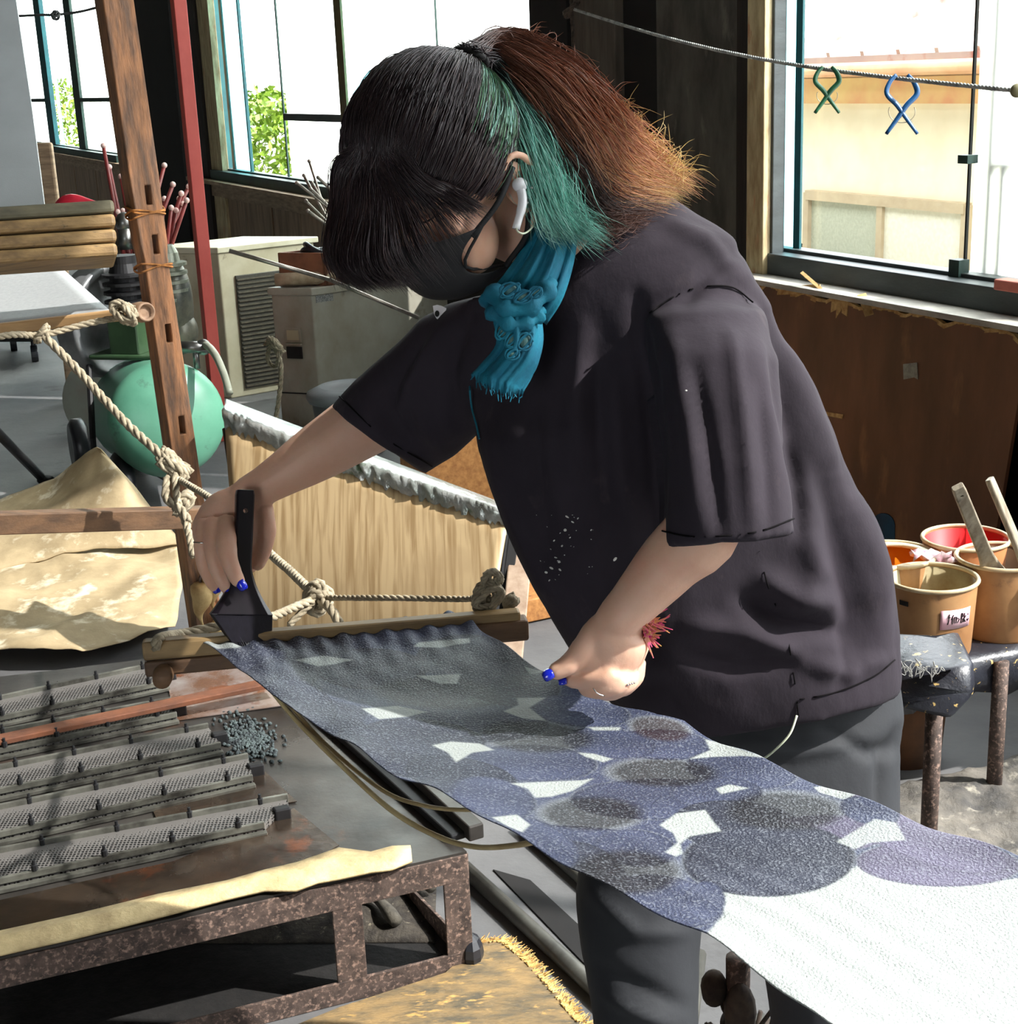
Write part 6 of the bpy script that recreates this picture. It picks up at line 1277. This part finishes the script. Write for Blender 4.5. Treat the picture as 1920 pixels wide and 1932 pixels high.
if len(tp_) > 2: mk('loose_thread', G().tube(cr(tp_, 5), .0012, 5), m_scarf, scarf, fix=False)

# ---------------------------------------------------------------- hair
m_hair = mat('hair', (40, 30, 32), rough=.38, attr='Col', spec=.6)
class Hair:
    def __init__(s): s.V = []; s.F = []; s.C = []; s.n = 0
    def strand(s, P_, r, c0, c1=None, ramp=None):
        P_ = np.array(P_); m = len(P_); T_ = np.gradient(P_, axis=0); T_ /= np.maximum(np.linalg.norm(T_, axis=1, keepdims=True), 1e-9)
        ref = np.array([.3, .5, .8]); a = np.cross(T_, ref); a /= np.maximum(np.linalg.norm(a, axis=1, keepdims=True), 1e-9); b = np.cross(T_, a); t = np.linspace(0, 1, m)
        rr = (r*np.clip(1.15-t**3, .12, 1))[:, None]
        ring = np.stack([P_+rr*(a*math.cos(q)+b*math.sin(q)) for q in (0, 2.094, 4.189)], 1).reshape(-1, 3)
        s.V.append(ring); i = np.arange(m-1)*3; n0 = s.n
        for k in range(3): s.F.append(np.stack([i+k, i+(k+1) % 3, i+3+(k+1) % 3, i+3+k], 1)+n0)
        cc = np.array(c0)[None]*(1-t[:, None])+np.array(c1 if c1 is not None else c0)[None]*t[:, None] if ramp is None else np.stack([np.interp(t, ramp[0], [c[k] for c in ramp[1]]) for k in range(3)], 1)
        s.C.append(np.repeat(cc, 3, axis=0)); s.n += 3*m
    def build(s, name, parent, label=None, m=None, extra=None):
        g = G(); V = np.concatenate(s.V); Fc = np.concatenate(s.F).tolist(); C = np.concatenate(s.C)
        if extra: 
            gv, gf, gc = extra; b = len(V); V = np.concatenate([V, np.array(gv)]); Fc += [tuple(b+i for i in f) for f in gf]; C = np.concatenate([C, np.tile(np.array(gc), (len(gv), 1))])
        g.v = V; g.f = Fc; return mk(name, g, m or m_hair, parent, smooth=True, fix=False, col=C, label=label)
def L3(c): return np.array(sc(c)[:3])
rg = np.random.default_rng(33)
BRK = L3((44, 34, 38)); BRK2 = L3((62, 46, 46)); TEAL = L3((134, 212, 194)); TEAL2 = L3((184, 240, 226)); TEALD = L3((52, 100, 90)); AUB = L3((158, 100, 74)); AUB2 = L3((204, 146, 110)); OLV = L3((206, 178, 112)); DKB = L3((58, 38, 34)); GRN = L3((110, 160, 120))
TIE = H(0, -.118, -.062)
def capP(v, r=0): v = nrm(v); l_, f_, d_ = v; return H(l_*(.093+r), f_*(.111+r)-.008, d_*(.108+r)-.018)-CR*.005
def hdir(p): q = p-HC; return nrm(np.array([q.dot(HL)/.089, (q.dot(HF)+.01)/.107, (q.dot(HD)+.018)/.108]))
tdir = hdir(TIE)
WH = nrm(np.array([.05, .52, -.85]))      # parting near the crown
cap = G(); nU, nV = 64, 40; sph = []
vv_ = []
for i in range(nV+1):
    th = math.pi*i/nV
    for j in range(nU):
        ph = 2*math.pi*j/nU; vv_.append(np.array([math.sin(th)*math.cos(ph), math.sin(th)*math.sin(ph), -math.cos(th)]))
def hairy(v):    # inside the hairline?
    l_, f_, d_ = v; lim = .30 if f_ < -.1 else (.52 if l_ > .55 else .34 if l_ > .3 else .15)-.75*max(0, f_)**1.2
    if -.25 < f_ < .2 and abs(l_) > .75: lim = min(lim, .06)
    if f_ < -.2: lim = .62
    return d_ < lim
cv = [capP(v, -.003) for v in vv_]; cf = []
for i in range(nV):
    for j in range(nU):
        q_ = (i*nU+j, i*nU+(j+1) % nU, (i+1)*nU+(j+1) % nU, (i+1)*nU+j)
        if all(hairy(vv_[k]) for k in q_): cf.append(q_)
hc = Hair()
def slerp(a, b, t): 
    om = math.acos(np.clip(a.dot(b), -1, 1)); return (math.sin((1-t)*om)*a+math.sin(t*om)*b)/max(math.sin(om), 1e-6)
cnt = 0
while cnt < 8500:
    v = nrm(rg.normal(size=3)); 
    if not hairy(v) or v.dot(tdir) > .97: continue
    # comb direction: towards the tie; front of the parting falls forward (fringe) instead
    if v[1] > .7 and v[2] > -.5 and abs(v[0]) < .4: continue
    end = tdir; om = math.acos(np.clip(v.dot(end), -1, 1)); ln = min(1, rg.uniform(.35, .9)/max(om, .2)); lift = rg.uniform(0, .004)+(.0015 if rg.random() < .1 else 0); side = nrm(np.cross(v, end))*rg.normal()*.02
    P_ = [capP(slerp(v, end, ln*t)+side*math.sin(math.pi*t), lift*math.sin(math.pi*min(1, t+.1))+rg.normal()*.0) for t in np.linspace(0, 1, 9)]
    c = BRK*(1+.5*rg.random()) if rg.random() < .8 else BRK2
    if v[0] > .5 and v[1] < .22 and v[1] > -.6 and v[2] > -.5+.25*v[1] and rg.random() < .8: c = (GRN if rg.random() < .6 else TEAL2)*rg.uniform(.5, 1.1); 
    hc.strand(P_, .0005*rg.uniform(.6, 1.3), c, c*.9); cnt += 1
hair_o = hc.build('hair', person, 'black-brown scalp hair combed back with teal side streaks', extra=(cv, cf, BRK*.8))
# fringe and side locks, fanning from the parting and hanging free
fg = Hair()
def bez(P_, n): return np.array(cr(P_, max(2, n//(len(P_)-1))))
LK = [([(632, 300), (617, 380), (625, 470), (652, 538)], [1.60, 1.60, 1.59, 1.58], 1.3), ([(645, 335), (636, 415), (652, 495), (692, 546)], [1.575, 1.57, 1.57, 1.56], 2.2),
 ([(672, 352), (664, 432), (684, 500), (728, 538)], [1.56, 1.55, 1.55, 1.55], 2.2), ([(698, 360), (702, 432), (722, 492), (762, 546)], [1.55, 1.54, 1.54, 1.545], 1.1), ([(725, 360), (748, 422), (784, 482), (832, 542)], [1.545, 1.54, 1.545, 1.555], .18),
 ([(752, 352), (786, 402), (822, 452), (860, 508)], [1.545, 1.545, 1.55, 1.56], .09), ([(782, 342), (818, 382), (848, 415), (874, 448)], [1.55, 1.555, 1.56, 1.565], .14), ([(812, 330), (848, 355), (880, 378), (908, 398)], [1.56, 1.565, 1.57, 1.575], .6)]
wts = np.array([k[2] for k in LK]); wts /= wts.sum()
for i in range(5600):
    f_ = float(np.clip(rg.choice(len(LK), p=wts)+rg.uniform(-.5, .5), 0, len(LK)-1.001)); k0 = int(f_); t_ = f_-k0
    sx = np.clip(694+rg.normal()*15+f_*8, 664, 800); S_ = capP(hdir(D(sx, 286+rg.normal()*12-f_*3, 1.575)), .0015); P_ = [S_]
    nx, ny = rg.normal()*6, rg.normal()*4; cut = rg.uniform(.6, 1.03) if rg.random() < .5 else rg.uniform(.85, 1.05); dz = abs(rg.normal())*.006
    for q_ in range(4):
        (xa, ya), (xb, yb) = LK[k0][0][q_], LK[k0+1][0][q_]; da, db = LK[k0][1][q_], LK[k0+1][1][q_]; g_ = .4+.35*q_
        pq = (D(xa*(1-t_)+xb*t_+nx*g_+rg.normal()*1.5*q_, ya*(1-t_)+yb*t_+ny*g_, da*(1-t_)+db*t_-.010+dz*(.4+.4*q_)+rg.normal()*.003*q_)); P_.append(capP(hdir(pq), .004+dz*.6) if q_ == 0 else (pq*.5+capP(hdir(pq), .006+dz)*.5 if q_ == 1 else pq))
    P_ = bez(P_, 24); P_ = P_[:max(6, int(len(P_)*min(1, cut)))]
    c = BRK*(.8+.6*rg.random()) if rg.random() < .7 else BRK2*rg.uniform(.7, 1.2)
    fg.strand(P_, .0005*rg.uniform(.6, 1.3), c, c*1.15)
fg.build('fringe', hair_o, 'long dark fringe falling over the forehead')
# ponytail
pt = Hair()
T0 = TIE
def tail(n, mids, spread, colf, r=.0006, start=.012, wob=.011):
    for i in range(n):
        u_ = rg.random(); v_ = rg.normal()*.5
        pts = [T0+HL*rg.normal()*start*.6+HD*rg.normal()*start*.5+CF*rg.normal()*.006]
        for k, (A_p, B_p, dA, dB, sp) in enumerate(mids):
            x = A_p[0]*(1-u_)+B_p[0]*u_; y = A_p[1]*(1-u_)+B_p[1]*u_; d_ = dA*(1-u_)+dB*u_; prof = math.sin(math.pi*u_)**.7
            pts.append(D(x+rg.normal()*5*spread, y+rg.normal()*5*spread, d_-sp*prof*(.75+.25*v_)+rg.normal()*.004))
        ext = rg.uniform(.72, 1.06); m_ = bez(pts, 24); L_ = len(m_); keep = max(5, int(L_*min(1, ext))); m_ = m_[:keep]
        w_ = rg.normal(size=3)*wob; tt_ = np.linspace(0, 1, len(m_)); m_ = m_+np.outer(np.sin(tt_*math.pi*rg.uniform(1, 2.6)+rg.uniform(0, 3))*tt_, w_)
        r0 = colf(u_); pt.strand(m_, r*rg.uniform(.6, 1.3), r0[0], ramp=(r0[1], r0[2]) if len(r0) > 1 else None)
# auburn outer mass (mids: inner edge, outer edge)
def c_aub(u_):
    k = rg.uniform(.75, 1.2); top = BRK*1.1; a = (AUB if u_ > .45 else AUB*.6+DKB*.4)*k; b = (AUB2 if rg.random() < .55 else AUB)*k; e = (OLV if rg.random() < .5 else AUB2)*k
    if u_ < .25: b = DKB*k*1.2; e = DKB*k*1.4
    return (top, [0, .22, .5, .8, 1], [top, top*.6+a*.4, a, b, e])
tail(3600, [((905, 120), (958, 62), 1.72, 1.74, .02), ((985, 190), (1085, 120), 1.68, 1.74, .03), ((1060, 300), (1175, 215), 1.66, 1.74, .035), ((1120, 390), (1235, 275), 1.68, 1.76, .03), ((1225, 395), (1318, 348), 1.72, 1.78, .015)], 1.0, c_aub)
# brown under layer curling at the shoulder
def c_dk(u_): k = rg.uniform(.8, 1.4); return (BRK*k, [0, .5, 1], [BRK*k, DKB*k, (DKB*1.3+AUB*.2)*k])
tail(1900, [((925, 150), (975, 120), 1.73, 1.74, .02), ((1020, 260), (1100, 240), 1.72, 1.73, .02), ((1080, 360), (1160, 330), 1.71, 1.72, .02), ((1110, 430), (1190, 395), 1.70, 1.72, .02), ((1150, 430), (1240, 390), 1.71, 1.72, .01)], 1.6, c_dk, wob=.012)
def c_teal(u_):
    k = rg.uniform(.7, 1.2); r_ = rg.random(); e = TEAL2 if r_ < .45 else TEAL; 
    return (BRK, [0, .2, .42, .7, .92, 1], [BRK*k, BRK*k*1.1, TEALD*k, e*k, e*k, TEALD*1.4*k])
tail(2900, [((908, 150), (950, 120), 1.70, 1.71, .015), ((950, 220), (1020, 210), 1.665, 1.69, .02), ((985, 320), (1075, 310), 1.645, 1.68, .025), ((1020, 400), (1085, 400), 1.64, 1.68, .02), ((1050, 452), (1150, 448), 1.65, 1.69, .012)], .8, c_teal)
# loose flyaway hairs
for i in range(260):
    u_ = rg.random(); P0 = D(960+330*u_+rg.normal()*10, 66+270*u_**1.2+rg.normal()*8, 1.74); d_ = cw(rg.uniform(-.2, 1), rg.uniform(-1, .2), rg.normal()*.4); d_ = nrm(d_); e = rg.uniform(.015, .045); s2 = nrm(cw(rg.normal(), rg.normal(), 0)); 
    pt.strand(bez([P0-d_*.01, P0+d_*e*.5+s2*.006, P0+d_*e+s2*.002+CDN*.006], 8), .00035, AUB if u_ < .6 else OLV)
tailcore = G(); tailcore.tube(cr([D(985, 150, 1.74), D(1035, 190, 1.74), D(1080, 240, 1.73), D(1130, 330, 1.74), D(1170, 370, 1.75)], 4), [.004, .012, .018, .024, .028, .031, .033, .034, .034, .033, .032, .030, .028, .024, .018, .012, .005], 14, flat=.7)
tc2 = G(); tc2.tube(cr([T0, D(945, 170, 1.70), D(1000, 260, 1.68), D(1040, 350, 1.675), D(1075, 410, 1.68)], 4), [.02, .022, .025, .027, .029, .03, .031, .031, .03, .03, .028, .026, .024, .02, .016, .012, .006], 12, flat=.6)
pony = pt.build('ponytail', hair_o, 'ponytail fading from black to auburn and teal', extra=(tailcore.v, tailcore.f, DKB*.9))
g = G(); g.tube([T0+(HL*math.cos(t)+nrm(np.cross(HL, nrm(TIE-HC)))*math.sin(t))*.019 for t in np.linspace(0, 2*math.pi, 25)], .005, 8); mk('hair_tie', g, m_black, hair_o, smooth=True)

# ---------------------------------------------------------------- the brush in the far hand
m_lac = mat('dye_blackened_wood', (30, 24, 32), (20, 18, 24), 12, .3, stretch=(3,3,.5)); m_db = mat('wet_black_bristles', (14, 13, 20), (24, 22, 32), 90, .3, stretch=(4,4,.2))
tip = D(462, 925, 1.985); bs = Z(455, 1160, CZ+.033)
hake('dye_brush', 'black wide dye brush held upright on the edge of the cloth', tip, bs, .025, .022, .084, .017, nrm(cw(.88, .30, .35)), m_lac, m_db, .045, skew=.8)
